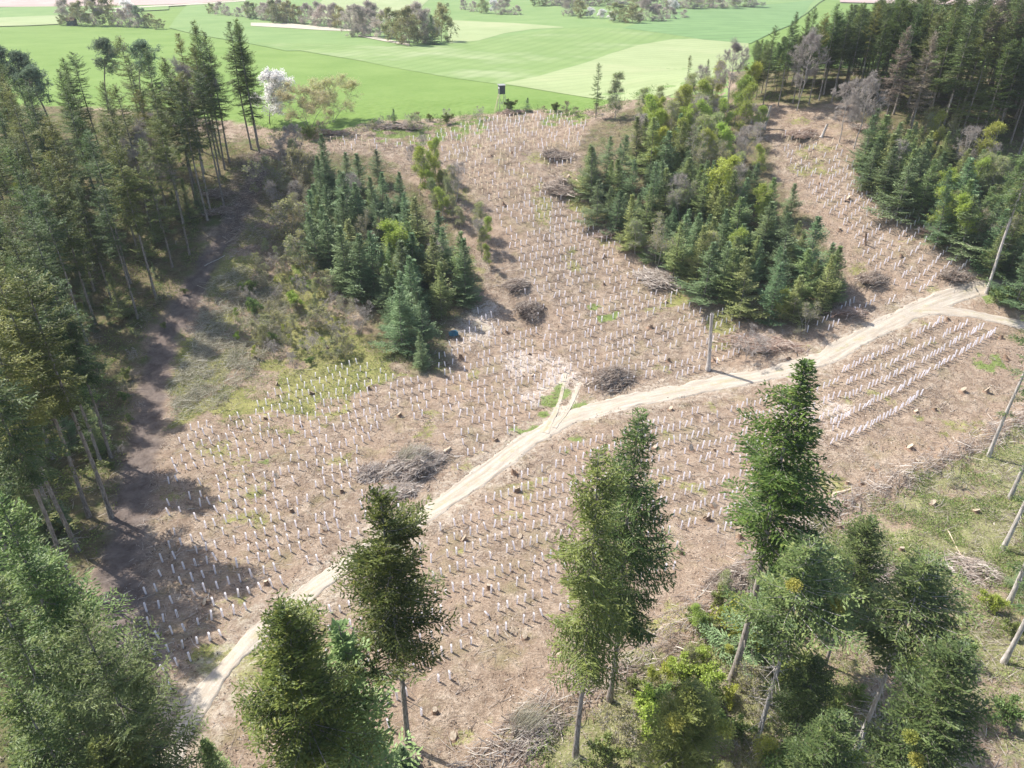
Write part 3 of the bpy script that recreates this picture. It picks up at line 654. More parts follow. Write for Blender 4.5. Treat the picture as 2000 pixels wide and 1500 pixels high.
# young conifers
reg('yg0',conifer(21,11,.05,3.0,pf_young,.80,-.05,.10,.52,8,sp_=.16,tl_=.27,tw=.13,irr=.45,stubs=0,gap=.08,twmax=.9,hang=.05),'bark','young')
reg('yg1',conifer(22,11,.06,2.7,pf_young,.70,-.05,.12,.50,7,sp_=.16,tl_=.27,tw=.13,irr=.7,stubs=0,gap=.10,twmax=.9),'bark','young')
reg('yg2',conifer(23,11,.08,3.2,pf_young,.75,.05,.10,.56,7,sp_=.17,tl_=.28,tw=.13,irr=.8,stubs=0,gap=.15,twmax=.9),'bark','young')
reg('yg3',conifer(24,11,.04,2.5,pf_young,.65,.0,.08,.50,7,sp_=.17,tl_=.28,tw=.13,irr=.9,stubs=0,gap=.16,twmax=.8),'bark','young')
for k in range(4): recolor('yg%dg'%k,'yg%d'%k,'young_g')
# pines
reg('pine',decid(31,24,trunk=.55,spread=.36,n1=16,n2=7,n3=4,leaves=9000,ls=.16,leaf_len=.34,up=.1,twigs=1),'bark_d','pine')
# broadleaves
reg('bare0',decid(41,18,trunk=.3,spread=.62,n1=15,n2=8,n3=7,twigs=5,twr=.018),'bark_g','leaf_p')
reg('bare1',decid(42,10,trunk=.2,spread=.55,n1=10,n2=6,n3=5,twigs=3,multi=1),'bark_g','leaf_p')
reg('bare2',decid(43,7,trunk=.08,spread=.7,n1=14,n2=6,n3=4,twigs=3,multi=4),'bark_g','leaf_p')
reg('leafy0',decid(44,11,trunk=.2,spread=.42,n1=13,n2=6,n3=4,leaves=10000,ls=.14,twigs=1),'bark_g','leaf')
reg('leafy1',decid(45,9,trunk=.18,spread=.38,n1=11,n2=6,n3=4,leaves=7000,ls=.12,twigs=2),'bark_g','leaf')
reg('larch',decid(46,9,trunk=.12,spread=.34,n1=18,n2=5,n3=4,leaves=6500,ls=.09,twigs=2,up=.0),'bark_g','leaf_l')
reg('oliv0',decid(47,14,trunk=.15,spread=.75,n1=15,n2=7,n3=5,leaves=5200,ls=.20,twigs=2),'bark_d','leaf_o')
reg('budd',decid(55,9,trunk=.16,spread=.85,n1=16,n2=7,n3=6,leaves=16000,ls=.11,twigs=1,multi=3,el0=.15,up=.7),'bark_g','budl')
reg('oliv1',decid(48,9,trunk=.15,spread=.62,n1=10,n2=7,n3=5,leaves=2600,ls=.12,twigs=2,multi=3),'bark_g','leaf_o')
reg('bloss',decid(49,12,trunk=.15,spread=.7,n1=16,n2=7,n3=5,leaves=15000,ls=.22,el0=.1,up=.7,twigs=1),'bark_d','bloss','blossom')
reg('grey0',decid(50,14,trunk=.06,spread=.85,n1=20,n2=7,n3=5,leaves=10000,ls=.26,el0=-.15,up=.9,twigs=2,twr=.02),'bark_g','leaf_p')
reg('olivF',decid(53,14,trunk=.06,spread=.85,n1=20,n2=7,n3=5,leaves=11000,ls=.28,el0=-.15,up=.9,twigs=1),'bark_d','leaf_o')
reg('bush0',decid(51,3,trunk=.02,spread=.9,n1=14,n2=5,n3=4,leaves=2600,ls=.14,twigs=1,multi=4,rad=.04),'bark_d','bush')
reg('bush1',decid(52,3,trunk=.02,spread=.9,n1=14,n2=5,n3=4,leaves=1400,ls=.10,twigs=2,multi=4,rad=.04),'bark_g','leaf_o')
recolor('bushy','bush0','leaf')
rng=np.random.default_rng(5); prnd=random.Random(7)
def place(kind,x,y,h,label,cat,group=None,name='tree',wide=1.0,rz=None,lean=(0,0),cname=None):
    tm,parts,H0=KIND[kind]; s=h/H0
    e=empty(name,(x,y,float(H(x,y))-.08),prnd.uniform(0,6.283) if rz is None else rz)
    e.rotation_euler[0]=lean[0]; e.rotation_euler[1]=lean[1]
    e.scale=(s*wide,s*wide,s); tag(e,label,cat,group)
    obj('trunk',tm,e)
    for nm,me in parts: obj(nm,me,e)
    return e
def by_base(kind,bx,by,ty,label,cat,group=None,name='tree',**k):
    x,y=u1(bx,by); return place(kind,x,y,height_to(x,y,ty),label,cat,group,name,**k)
def by_top(kind,tx,ty,h,label,cat,group=None,name='tree',**k):
    x,y=u1(tx,ty,h); return place(kind,x,y,h,label,cat,group,name,**k)
PL=[]
def free(x,y,d):
    for a,b in PL:
        if (a-x)**2+(b-y)**2<d*d: return False
    return True
# ---- foreground trees
fg=[('firA','top',552,1178,23,'fir_tree','big dense dark green fir at the bottom, left of the lone trunked fir'),
    ('firB','base',800,1455,948,'fir_tree','fir with bare grey trunk and dense pointed crown, bottom centre left'),
    ('sprD','base',1128,1475,882,'spruce_tree','left and front one of two tall drooping spruces at bottom centre'),
    ('sprC','base',1190,1370,806,'spruce_tree','rear and darker one of two tall drooping spruces at bottom centre'),
    ('sprE','base',1430,1330,700,'spruce_tree','irregular open crowned spruce topping out in front of the planted rows'),
    ('sprF','top',150,1185,25,'spruce_tree','pale grey green spruce with arching branches in the bottom left corner'),
    ('firG','base',1480,1440,1062,'fir_tree','fir with stubby dead twigs on its pale trunk and mistletoe in its top'),
    ('firH','base',1610,1300,1012,'fir_tree','compact dark fir behind the other firs, topped beside the brash line'),
    ('firG','base',1672,1462,1092,'fir_tree','rounded fir with brown bare trunk standing right of the mistletoe fir'),
    ('firH','top',1880,1262,19,'fir_tree','broad fir filling the bottom right corner, yellow mistletoe on its left side'),
    ('firH','base',1535,1492,1290,'fir_tree','small fir with bent pale trunk low at the bottom right'),
    ('firAy','top',1360,1335,15,'fir_tree','yellowish bushy fir cut by the bottom edge right of centre'),
    ('yg3g','base',725,1540,1215,'spruce_tree','thin pale green young spruce behind the lone trunked fir'),
    ('yg2','base',1468,1290,1105,'spruce_tree','blue green young spruce under the open crowned spruce'),
    ('firAy','top',190,1442,17,'fir_tree','yellowish fir cut by the bottom edge below the pale spruce'),
    ('sp0','top',-5,975,27,'fir_tree','fir crown cut by the left edge above the long straight trunk shadow'),
    ('sp0','top',25,1330,22,'spruce_tree','dark spruce at the left edge above the bottom corner'),
    ('sp2','top',-25,1130,25,'spruce_tree','dark spruce cut by the left edge above the pale grey green spruce'),
    ('firH','top',60,1455,15,'fir_tree','dense dark fir in the very bottom left corner'),
    ('yg0g','top',400,1445,9,'spruce_tree','small spruce at the bottom edge beside the road end'),
    ('firH','top',1640,1395,14,'fir_tree','low fir at the bottom edge between the two trunked firs')]
MT=[]
for k,mode,a,b,c,nm,lab in fg:
    wide={'sprE':1.15,'firB':1.08,'firA':1.25,'sprF':.92}.get(k,1)
    if k=='firAy' and c==15: wide=1.35
    if k=='firG': wide=1.15
    e=(by_top if mode=='top' else by_base)(k,a,b,c,lab,'fir tree' if nm=='fir_tree' else 'spruce tree',None,nm,wide=wide)
    PL.append((e.location.x,e.location.y)); MT.append(e)
# mistletoe clumps as parts
def ball(seed,r,n,ls):
    rg=np.random.default_rng(seed); d=nrm(rg.normal(size=(n,3))); p=d*r*rg.random((n,1))**.4; m=MB(); q0=np.zeros((60,3)); sticks(m,q0,p[:60],.012,.008); blades(m,p,d+rg.normal(0,.6,(n,3)),ls,ls*.6,rg,.2); return m.mesh('mistletoe',M['yel'])
mist=ball(3,.45,520,.13)
for e,pos in ((MT[6],[(-1.2,-1.5,18.2),(1.8,-1.2,16)]),(MT[9],[(-2.6,-2.2,13),(-2.0,-2.6,11.4)]),(MT[11],[(-2,-2,24),(2.6,-1.6,22)]),(MT[8],[(.6,-3,14.5)])):
    for p in pos:
        o=obj('mistletoe',mist,e); c,s_=math.cos(-e.rotation_euler.z),math.sin(-e.rotation_euler.z)
        o.location=(p[0]*c-p[1]*s_,p[0]*s_+p[1]*c,p[2]); q=1/e.scale[2]; o.scale=(q,q,q*.9)
# right edge tall trunks
for i_,k_ in enumerate(('sp1','sp3b')):
    tm_=KIND[k_][0].copy(); tm_.materials[0]=M['bark_l']; KIND['edge%d'%i_]=(tm_,KIND[k_][1],30)
for i,(bx,by,h,lab) in enumerate([(1925,572,30,'tall pale trunked spruce beside the forest road at the right edge'),
    (1932,892,29,'uppermost of the leaning looking pale trunks along the lower right edge'),(1972,975,30,'second pale trunk from above along the lower right edge'),
    (1958,1072,29,'third pale trunk from above along the lower right edge'),(1966,1182,29,'fourth pale trunk from above along the lower right edge'),(1958,1292,29,'lowest pale trunk along the lower right edge')]):
    x,y=u1(bx,by); place('edge%d'%(i%2),x,y,h,lab,'spruce tree',None,'spruce_tree'); PL.append((x,y))
# ---- left forest: edge trees by their visible trunks
LF='tall conifers of the left forest'
edgeL=[(504,287,'sp0',27),(490,292,'sp1',27),(449,316,'sp0b',27),(440,330,'sp1',27),(430,345,'sp0',27),(437,405,'sp3b',27),(414,421,'sp3',28),(404,430,'sp1',27),(371,498,'sp3',26),(336,521,'sp2g',24),(305,583,'sp1o',29),(269,622,'sp3b',24),(219,895,'sp1',27),(217,1012,'sp3',32),(196,905,'sp0b',27),(176,1008,'sp1o',32),(143,1142,'sp1b' if False else 'sp1',30),(150,1078,'sp1o',30),(78,1218,'sp3b',30),(100,1000,'sp0',30)]
labs={0:'rightmost tall spruce of the left forest, crown reaching down its trunk',10:'pale straight trunked spruce at the left forest edge beside the dark trail',13:'tallest bare pale trunk at the lower left forest edge',16:'spruce whose trunk throws a long straight shadow across the trail'}
for i,(bx,by,k,h) in enumerate(edgeL):
    x,y=u1(bx,by); place(k,x,y,h,labs.get(i,'tall spruce with long bare trunk along the edge of the left forest'),'spruce tree',LF if i not in labs else None,'spruce_tree'); PL.append((x,y))
tops=[(376,39),(402,50),(462,44),(445,60),(345,63),(280,91),(232,70),(140,100),(122,112),(224,165),(294,160),(196,228),(40,150),(122,160),(88,225),(186,325),(350,165),(20,260),(56,420),(15,445),(100,480),(250,110),(320,110),(420,150)]
kinds=['sp0','sp1','sp2','sp3','sp1o','sp0b','sp2g','sp3b','sp0','sp2','sp1g']
EL=W([(520,290),(490,340),(440,400),(385,450),(350,520),(310,600),(270,650),(228,760),(222,900),(214,1015),(150,1120),(110,1190),(60,1300),(60,1500)])
def leftof(x,y):
    return x<np.interp(y,EL[::-1,1],EL[::-1,0])-.8
for i,(tx,ty) in enumerate(tops):
    h=rng.uniform(25,29); x,y=u1(tx,ty,h)
    for t in range(12):
        if y<=192: break
        h-=1; x,y=u1(tx,ty,h)
    if not leftof(x,y) or not free(x,y,2.6): continue
    place(kinds[i%11],x,y,h,'tall spruce whose crown tops the skyline of the left forest','spruce tree','skyline spruces of the left forest','spruce_tree'); PL.append((x,y))
PT=[(0,60),(60,160),(120,110),(230,90),(340,80),(400,60),(460,60),(440,200),(400,260),(330,260),(260,330),(200,420),(120,520),(60,600),(20,700),(0,800),(-60,1000),(-250,1100),(-400,500),(-200,100)]
cnt=0
for t in range(2600):
    if cnt>=70: break
    tx,ty=rng.uniform(-400,470),rng.uniform(60,1100)
    if not inpoly(np.array(tx),np.array(ty),PT): continue
    h=rng.uniform(22,31); x,y=u1(tx,ty,h)
    if y>190 or not leftof(x+(4.5 if y<110 else 1.5),y) or not free(x,y,5.3): continue
    k=kinds[rng.integers(0,11)]
    if rng.random()<.05: k='sp0d'
    place(k,x,y,h,'tall conifer standing inside the dense left forest','spruce tree','conifers inside the left forest','spruce_tree'); PL.append((x,y)); cnt+=1
for tx,ty,h,lab in ((8,62,22,'hazy blue green pine at the far top left edge'),(52,80,21,'smaller pine right of the corner pine at top left'),(168,55,20,'tall pale pine left of the skyline spruces'),(240,60,20,'pale pine behind the skyline spruces against the meadow'),(25,110,20,'pine standing below the two corner pines at top left')):
    x,y=u1(tx,ty,h); place('pine',x,y,h,lab,'pine tree',None,'pine_tree',wide=1.25)
for tx,ty,h,lab in ((40,380,14,'grey leafless tree at the left edge among the dark conifers'),(355,130,22,'bare pale broadleaf tree beside the skyline spruces'),(265,250,20,'leafless tree between spruces in the left forest'),(80,370,13,'bare grey tree right of the left edge leafless tree')):
    x,y=u1(tx,ty,h); place('bare0',x,y,h,lab,'bare tree',None,'bare_tree')
for i in range(90):
    for t in range(30):
        px_,py_=rng.uniform(-40,480),rng.uniform(300,1250); x,y=u1(px_,py_)
        if leftof(x,y) and free(x,y,1.6): break
    else: continue
    k=['yg2g','yg1','yg3','yg0g','leafy1'][rng.integers(0,5)]; h=rng.uniform(2.5,9)
    place(k,x,y,h,'low young tree under the tall trees of the left forest','young tree','undergrowth trees in the left forest','young_tree')
# ---- young thickets
def thicket(poly_top,edge,n,hr,dmin,lab,grp,kinds_,xmax=None,cap=6000):
    c=0; T=np.array(poly_top,float)
    for t in range(cap):
        if c>=n: break
        tx,ty=rng.uniform(T[:,0].min(),T[:,0].max()),rng.uniform(T[:,1].min(),T[:,1].max())
        if not inpoly(np.array(tx),np.array(ty),T): continue
        h=rng.uniform(*hr); x,y=u1(tx,ty,h)
        if edge is not None and not inpoly(np.array(x),np.array(y),edge): continue
        if not free(x,y,dmin): continue
        place(kinds_[rng.integers(0,len(kinds_))],x,y,h,lab,'young fir',grp,'young_fir',wide=rng.uniform(1.0,1.45),lean=(rng.normal(0,.035),rng.normal(0,.035))); PL.append((x,y)); c+=1
for tx,ty,h,lab in ((905,468,12,'bluish young fir alone at the right corner of the left thicket'),(820,648,6.5,'small young fir standing lowest at the tip of the left thicket'),(800,502,12,'large blue green fir at the front of the left thicket'),(628,262,11,'young fir at the top left end of the left thicket')):
    x,y=u1(tx,ty,h); place('yg0',x,y,h,lab,'young fir',None,'young_fir',wide=1.1); PL.append((x,y))
thicket([(610,280),(650,280),(740,290),(780,340),(830,400),(905,440),(880,480),(860,520),(830,560),(820,600),(770,610),(740,560),(700,470),(610,440),(590,370)],None,54,(7,12.8),2.3,'blue green young fir in the dense thicket left of the planted clearing','firs of the left thicket',['yg0','yg1','yg0','yg2','yg3','yg1g','yg0'])
thicket([(1150,270),(1200,260),(1240,225),(1350,215),(1430,290),(1500,290),(1535,320),(1575,380),(1650,480),(1635,520),(1600,540),(1500,530),(1420,500),(1330,440),(1230,400),(1160,340)],None,96,(6.0,12.0),2.4,'young fir in the large thicket between the two planted areas','firs of the middle thicket',['yg0','yg1','yg0g','yg2','yg3','yg1g','yg2g'])
thicket([(1700,200),(1780,200),(1840,240),(1990,300),(2080,330),(2080,500),(1960,440),(1910,400),(1830,340),(1770,310),(1710,270)],None,72,(6,11.5),2.4,'young fir in the thicket below the right forest','firs of the right thicket',['yg0','yg1','yg0g','yg2','yg2g','yg1g'])
for (pl,n_,lab_,grp_) in (([(1200,300),(1420,220),(1520,330),(1620,480),(1500,540),(1300,440)],13,'pale green leafing tree growing among the firs of the middle thicket','broadleaf trees inside the middle thicket'),
    ([(640,330),(760,320),(860,440),(840,560),(740,520),(640,430)],5,'pale green leafing tree growing among the firs of the left thicket','broadleaf trees inside the left thicket'),
    ([(1740,260),(1980,330),(2050,450),(1880,400)],7,'pale leafing tree growing among the firs of the right thicket','broadleaf trees inside the right thicket')):
    T=np.array(pl,float); c=0
    for t in range(900):
        if c>=n_: break
        tx,ty=rng.uniform(T[:,0].min(),T[:,0].max()),rng.uniform(T[:,1].min(),T[:,1].max())
        if not inpoly(tx,ty,T): continue
        h=rng.uniform(8,11.5); x,y=u1(tx,ty,h)
        if not free(x,y,1.1): continue
        place(['leafy1','larch','leafy0','bare1','oliv1'][rng.integers(0,5)],x,y,h,lab_,'broadleaf tree',grp_,'broadleaf_tree'); PL.append((x,y)); c+=1
# ---- right forest
RF='tall conifers of the right forest'
for i,(bx,by,h) in enumerate([(1490,205,17),(1520,207,18),(1548,203,19),(1580,204,19),(1600,196,20),(1625,198,20),(1650,196,20),(1672,200,20),(1695,190,20),(1720,186,21),(1375,190,9),(1340,180,9),(1560,190,19),(1880,212,25),(1865,190,25),(1815,205,24),(1920,250,25),(1950,262,25),(1972,280,25),(1990,300,26),(1790,180,24)]):
    x,y=u1(bx,by); place(['sp3b','sp1','sp0b','sp3'][i%4],x,y,h,'thin trunked spruce in the front row of the right forest','spruce tree','front row of the right forest','spruce_tree',wide=.85); PL.append((x,y))
for i in range(240):
    bx=rng.uniform(1470,1780); by=rng.uniform(120,203); x,y=u1(bx,by)
    if not free(x,y,2.3): continue
    top=np.interp(bx,[1470,1540,1600,1660,1780],[105,72,35,5,-20])+rng.uniform(-5,75 if by>170 else 30)
    h=min(26,max(9,height_to(x,y,top)))
    place(['sp2','sp0b','firH','sp2','firH','sp0'][rng.integers(0,6)],x,y,h,'dark spruce in the closed wall at the upper left part of the right forest','spruce tree','spruce wall of the right forest','spruce_tree',wide=1.35); PL.append((x,y))
c=0
TT=[(1480,80),(1545,25),(1600,-10),(1700,-30),(2000,-60),(2250,-90),(2250,150),(2050,200),(1900,130),(1800,120),(1700,120),(1600,120),(1480,120)]
for t in range(9000):
    if c>=250: break
    tx,ty=rng.uniform(1480,2250),rng.uniform(-90,190)
    if not inpoly(np.array(tx),np.array(ty),TT): continue
    h=rng.uniform(20,26); x,y=u1(tx,ty,h)
    if y>430 or not free(x,y,3.5 if y<260 else 6.5) or y<150 : continue
    bx_,by_,_=proj(x,y,float(H(x,y)))
    if by_>(197 if bx_<1700 else 197+(bx_-1700)*.72): continue
    k=['sp0b','sp1','sp2','sp2','sp0','sp0b','sp2g'][rng.integers(0,7)]
    if rng.random()<.06: k='sp0d'
    place(k,x,y,h,'tall dark conifer inside the right forest','spruce tree','conifers inside the right forest','spruce_tree',wide=1.2); PL.append((x,y)); c+=1
for tx,ty,h,k,nm,lab in ((1440,85,15,'bare0','bare_tree','large grey leafless tree at the left end of the right forest'),(1585,65,16,'bare0','bare_tree','rounded leafless tree standing out from the forest row'),(1700,150,14,'bare0','bare_tree','brownish leafless tree above the right thicket'),(1665,160,12,'bare0','bare_tree','leafless tree left of the right thicket'),
   (1830,60,22,'sp0d','dead_spruce','grey brown dying spruce in the right forest'),(1775,50,22,'sp0d','dead_spruce','second dying spruce left of the other in the right forest'),
   (1170,122,13,'sp2','spruce_tree','lone narrow conifer at the meadow edge right of the raised hide'),(1208,130,12,'larch','larch_tree','thin pale larch right of the lone conifer at the meadow edge'),
   (1558,22,16,'sp0b','spruce_tree','dark spruce sticking out at the upper left end of the right forest')):
    x,y=u1(tx,ty,h); place(k,x,y,h,lab,nm.replace('_',' '),None,nm); PL.append((x,y))
def scatter_kind(poly,n,hr,kinds_,lab,cat,grp,name,dm=1.6,top=False):
    T=np.array(poly,float); c=0
    for t in range(3000):
        if c>=n: break
        tx,ty=rng.uniform(T[:,0].min(),T[:,0].max()),rng.uniform(T[:,1].min(),T[:,1].max())
        if not inpoly(np.array(tx),np.array(ty),T): continue
        h=rng.uniform(*hr); x,y=u1(tx,ty,h if top else 0)
        if not free(x,y,dm): continue
        place(kinds_[rng.integers(0,len(kinds_))],x,y,h,lab,cat,grp,name,wide=rng.uniform(.85,1.2)); PL.append((x,y)); c+=1
scatter_kind([(1190,190),(1300,150),(1400,110),(1500,80),(1540,80),(1500,140),(1430,190),(1400,250),(1250,240)],34,(8,12),['leafy0','leafy1','larch','bare1','leafy1'],'light yellow green young broadleaf tree above the middle thicket','broadleaf tree','pale broadleaf trees above the middle thicket','broadleaf_tree',1.5,True)
scatter_kind([(820,290),(870,340),(930,440),(990,540),(960,560),(900,480),(840,420),(790,330)],22,(5,9),['larch','leafy1','bare1','larch'],'thin pale sapling along the right side of the left thicket','sapling','saplings beside the left thicket','sapling',1.3)
scatter_kind([(540,290),(600,310),(600,460),(640,560),(720,680),(640,600),(560,520),(520,420)],26,(4,8),['bare1','larch','oliv1','bush1','bare2'],'bare brownish sapling on the left side of the left thicket','sapling','saplings left of the left thicket','sapling',1.6)
scatter_kind([(480,600),(560,560),(640,600),(720,690),(640,720),(520,700)],16,(2,4.5),['larch','bush1','bare2','bush1'],'low thin shrub on the mossy slope below the left thicket','shrub','shrubs on the mossy slope','shrub',1.6)
scatter_kind([(1440,200),(1500,230),(1500,380),(1420,330),(1380,260)],10,(6,9),['bare1','bare1','larch','leafy1'],'reddish grey bare sapling inside the middle thicket','sapling','bare saplings inside the middle thicket','sapling',1.2)
scatter_kind([(1680,240),(1850,280),(1960,380),(1900,420),(1800,330)],10,(7,10),['bare1','larch','leafy1'],'pale sapling among the firs of the right thicket','sapling','saplings in the right thicket','sapling',1.2)
for bx,by,ty,k,nm,lab,wd in ((782,540,420,'leafy0','birch_tree','yellow green leafing tree in front of the left thicket',1.3),(1400,430,300,'leafy0','birch_tree','bright yellow green tree inside the middle thicket',1.2),(820,380,285,'leafy1','birch_tree','slender yellow green tree behind the left thicket',1.0),(1240,495,415,'larch','larch_tree','pale green larch at the front corner of the middle thicket',1.3),
   (1510,625,560,'leafy1','sapling','yellow green sapling at the lower front of the middle thicket',1.2),(1570,650,585,'oliv1','shrub','olive shrub at the lower right tip of the middle thicket',1.2),
   (605,250,165,'budd','multi_stemmed_tree','multi stemmed pale tree at the meadow edge left of its neighbour',1.3),(648,240,150,'budd','budding_tree','rounded yellowish budding tree at the meadow edge',1.3),(526,241,138,'bloss','blossoming_tree','white blossoming tree behind the right end of the left forest',1.15),
   (1460,700,640,'bare2','shrub','low brushy shrub above the road right of the standing snag',1.4)):
    e=by_base(k,bx,by,ty,lab,nm.replace('_',' '),None,nm,wide=wd)
# ---- shrubs
scatter_kind([(520,540),(600,560),(700,680),(620,730),(480,720),(420,640)],22,(1.2,3.2),['bush0','bushy','bush1','leafy1'],'leafy green shrub on the mossy slope right of the dark trail','shrub','leafy shrubs on the mossy slope','shrub',1.6)
scatter_kind([(520,400),(560,330),(620,430),(640,560),(700,660),(620,700),(540,740),(500,700),(470,640),(500,560)],34,(2.0,4.8),['larch','bare1','bare2','bush1','oliv1','bare2'],'thin grey green sapling on the brushy slope right of the dark trail','sapling','saplings on the slope right of the dark trail','sapling',1.4)
scatter_kind([(560,262),(700,262),(740,240),(900,232),(980,226),(980,236),(880,246),(740,262),(600,276)],20,(1.6,3.6),['bush1','bush0','bare2','bare2'],'scrubby bush in the strip between meadow and clearing','bush','bushes along the meadow edge','bush',1.4)
scatter_kind([(1020,216),(1160,216),(1200,226),(1100,232)],6,(1.5,3),['bush1','bush0'],'scrubby bush in the strip right of the raised hide','bush','bushes right of the raised hide','bush',1.2)
for bx,by,ty,k,lab in ((1030,217,190,'yg2','small dark conifer bush just right of the raised hide'),(1000,217,196,'bush0','round bush at the foot of the raised hide'),(790,1500,1455,'yg0','small fir bush at the foot of the lone trunked fir'),(770,240,212,'yg1','small dark conifer in the meadow edge scrub'),(1940,590,560,'bush0','green bush below the pale trunk beside the forest road')):
    by_base(k,bx,by,ty,lab,'bush',None,'bush',wide=1.5)
scatter_kind([(1300,1290),(1450,1140),(1600,1020),(1800,960),(2050,880),(2100,1300),(1900,1560),(1250,1560),(1120,1480)],46,(1.0,3.0),['bush1','bush1','bush0','bushy','bush1','larch'],'low bushy shrub in the overgrown lower right corner','bush','shrubs of the lower right corner','bush',1.8)
scatter_kind([(1120,1400),(1280,1300),(1500,1300),(1480,1560),(1120,1560)],18,(1.5,4.0),['bush0','bush1','bushy'],'leafy shrub under the drooping spruces at the bottom','bush','shrubs under the drooping spruces','bush',1.4)
scatter_kind([(1960,1040),(2080,1040),(2080,1420),(1980,1300)],8,(4,8),['yg0','yg2g'],'young fir cut by the lower right edge','young fir','young firs at the lower right edge','young_fir',2)
scatter_kind([(280,600),(380,560),(430,560),(300,740),(250,900),(232,1000),(215,900),(230,720)],14,(1,2.6),['bush0','bush1','bare2'],'low shrub between the left forest and the dark trail','bush','shrubs beside the dark trail','bush',1.2)
scatter_kind([(1230,1380),(1330,1230),(1450,1130),(1560,1200),(1560,1560),(1230,1560)],26,(1.5,4.2),['leafy1','bushy','leafy0','larch','bush0'],'bright green leafy sapling between the trunked firs and the drooping spruces','sapling','leafy saplings at the bottom right of centre','sapling',1.4)
# ---- far hedges and groves
def grove(items,grp,lab,name,cat):
    for bx,by,ty,k,wd in items:
        x,y=u1(bx,by); place(k,x,y,height_to(x,y,ty),lab,cat,grp,name,wide=wd)
grove([(135,48,2,'grey0',1.2),(160,50,5,'olivF',1.2),(190,50,0,'grey0',1.1),(215,50,-4,'olivF',1.2),(262,52,12,'grey0',1.1),(290,54,28,'olivF',1.3),(310,57,38,'olivF',1.6),(275,54,30,'grey0',1.3),(125,50,30,'olivF',1.4),(240,52,20,'grey0',1.0)],'trees of the left meadow grove','tree in the grove behind the left forest skyline','meadow_tree','meadow tree')
by_base('bloss',245,46,0,'white blossoming tree inside the left meadow grove','blossoming tree',None,'blossoming_tree',wide=1.1)
by_base('pine',272,53,5,'dark pine inside the left meadow grove','pine tree',None,'pine_tree',wide=1.7)
grove([(415+i*17+prnd.uniform(-4,4),28+i*1.9,prnd.uniform(-2,12)+i*.5 if i>5 else prnd.uniform(3,16),'grey0' if i%5 else 'olivF',prnd.uniform(1.0,1.4)) for i in range(19)],'trees of the long grey hedge','mostly bare tree in the long grey hedge across the meadow','hedge_tree','hedge tree')
grove([(540,46,2,'olivF',1.0),(560,46,4,'olivF',1.0),(700,72,15,'grey0',1.2),(725,72,22,'grey0',1.2),(775,82,20,'olivF',1.1),(800,88,18,'olivF',1.2),(830,86,25,'grey0',1.0),(862,82,12,'olivF',1.0),(750,76,25,'grey0',1.2),(815,84,12,'grey0',1.1)],'trees of the grove corner','olive budding tree in the grove at the end of the grey hedge','grove_tree','grove tree')
by_base('yg0',845,88,30,'dark blue spruce in front of the grove at the hedge end','spruce tree',None,'spruce_tree',wide=1.2)
grove([(905,20,0,'grey0',1.1),(925,24,4,'grey0',1.2),(945,27,-4,'olivF',1.1),(985,29,-4,'grey0',1.4),(1010,30,12,'grey0',1.4),(1110,32,-3,'grey0',1.2),(1135,36,2,'olivF',1.2),(1210,44,8,'olivF',1.5),(1235,46,12,'olivF',1.5),(1262,42,0,'grey0',1.4),(1285,42,12,'grey0',1.5),(1310,38,16,'grey0',1.4),(1335,36,20,'grey0',1.3),(1090,2,-25,'grey0',1.5)],'trees of the upper meadow clumps','grey tree in the small clumps on the upper meadow','meadow_tree','meadow tree')
grove([(968,28,-2,'bloss',1.2),(1150,36,14,'bloss',1.5),(1170,38,18,'bloss',1.6),(1190,42,22,'bloss',1.7),(1320,26,-6,'bloss',1.2)],'white blossoming trees on the upper meadow','white blossoming tree in the clumps on the upper meadow','blossoming_tree','blossoming tree')
grove([(1050+i*22+prnd.uniform(-5,5),12+(i>8)*4+prnd.uniform(-2,2),prnd.uniform(-22,-8),'grey0' if i%3 else 'olivF',1.6) for i in range(20)],'trees of the far wood','greyish tree in the far wood at the top edge','far_tree','far tree')
by_base('olivF',873,14,6,'tiny lone tree on the upper meadow','meadow tree',None,'meadow_tree',wide=1.4)
# ------------------------------------------------------------------ tree shelters
def tube_mesh(rg,mb=None,off=(0,0,0),tilt=None,mi=0,h=1.2):
    own=mb is None
    if own: mb=MB()
    tilt=tilt if tilt is not None else (0,0); n=8; a=np.arange(n)*2*math.pi/n; r=.09
    o=np.array(off); d=np.array([tilt[0],tilt[1],1.]); 
    R0=np.stack([np.cos(a)*r,np.sin(a)*r,0*a],-1)
    V=np.concatenate([o+R0,o+R0+d*h])
    fs=[[i,(i+1)%n,n+(i+1)%n,n+i] for i in range(n)]
    mb.add(V,fs,mi); return mb
TB=[]
def rowsx(poly,ang,row,gap,drop,curve=0,seed=0):
    P=W(poly); c,s=math.cos(ang),math.sin(ang); rg=np.random.default_rng(seed)
    u=P[:,0]*c+P[:,1]*s; v=-P[:,0]*s+P[:,1]*c
    vv=v.min()
    while vv<v.max():
        uu=u.min()+rg.uniform(0,gap)
        while uu<u.max():
            a=uu; b=vv+curve*math.sin(uu*.06)+rg.normal(0,.06)+.4*(float(vn(uu/9,vv/9,41))-.5)
            x,y=a*c-b*s,a*s+b*c
            if rg.random()>drop*(.2+2.0*float(vn(x/4,y/4,42))**1.5) and inpoly(np.array(x),np.array(y),P): TB.append((x,y))
            uu+=gap*rg.uniform(.88,1.14)
        vv+=row*rg.uniform(.93,1.07)
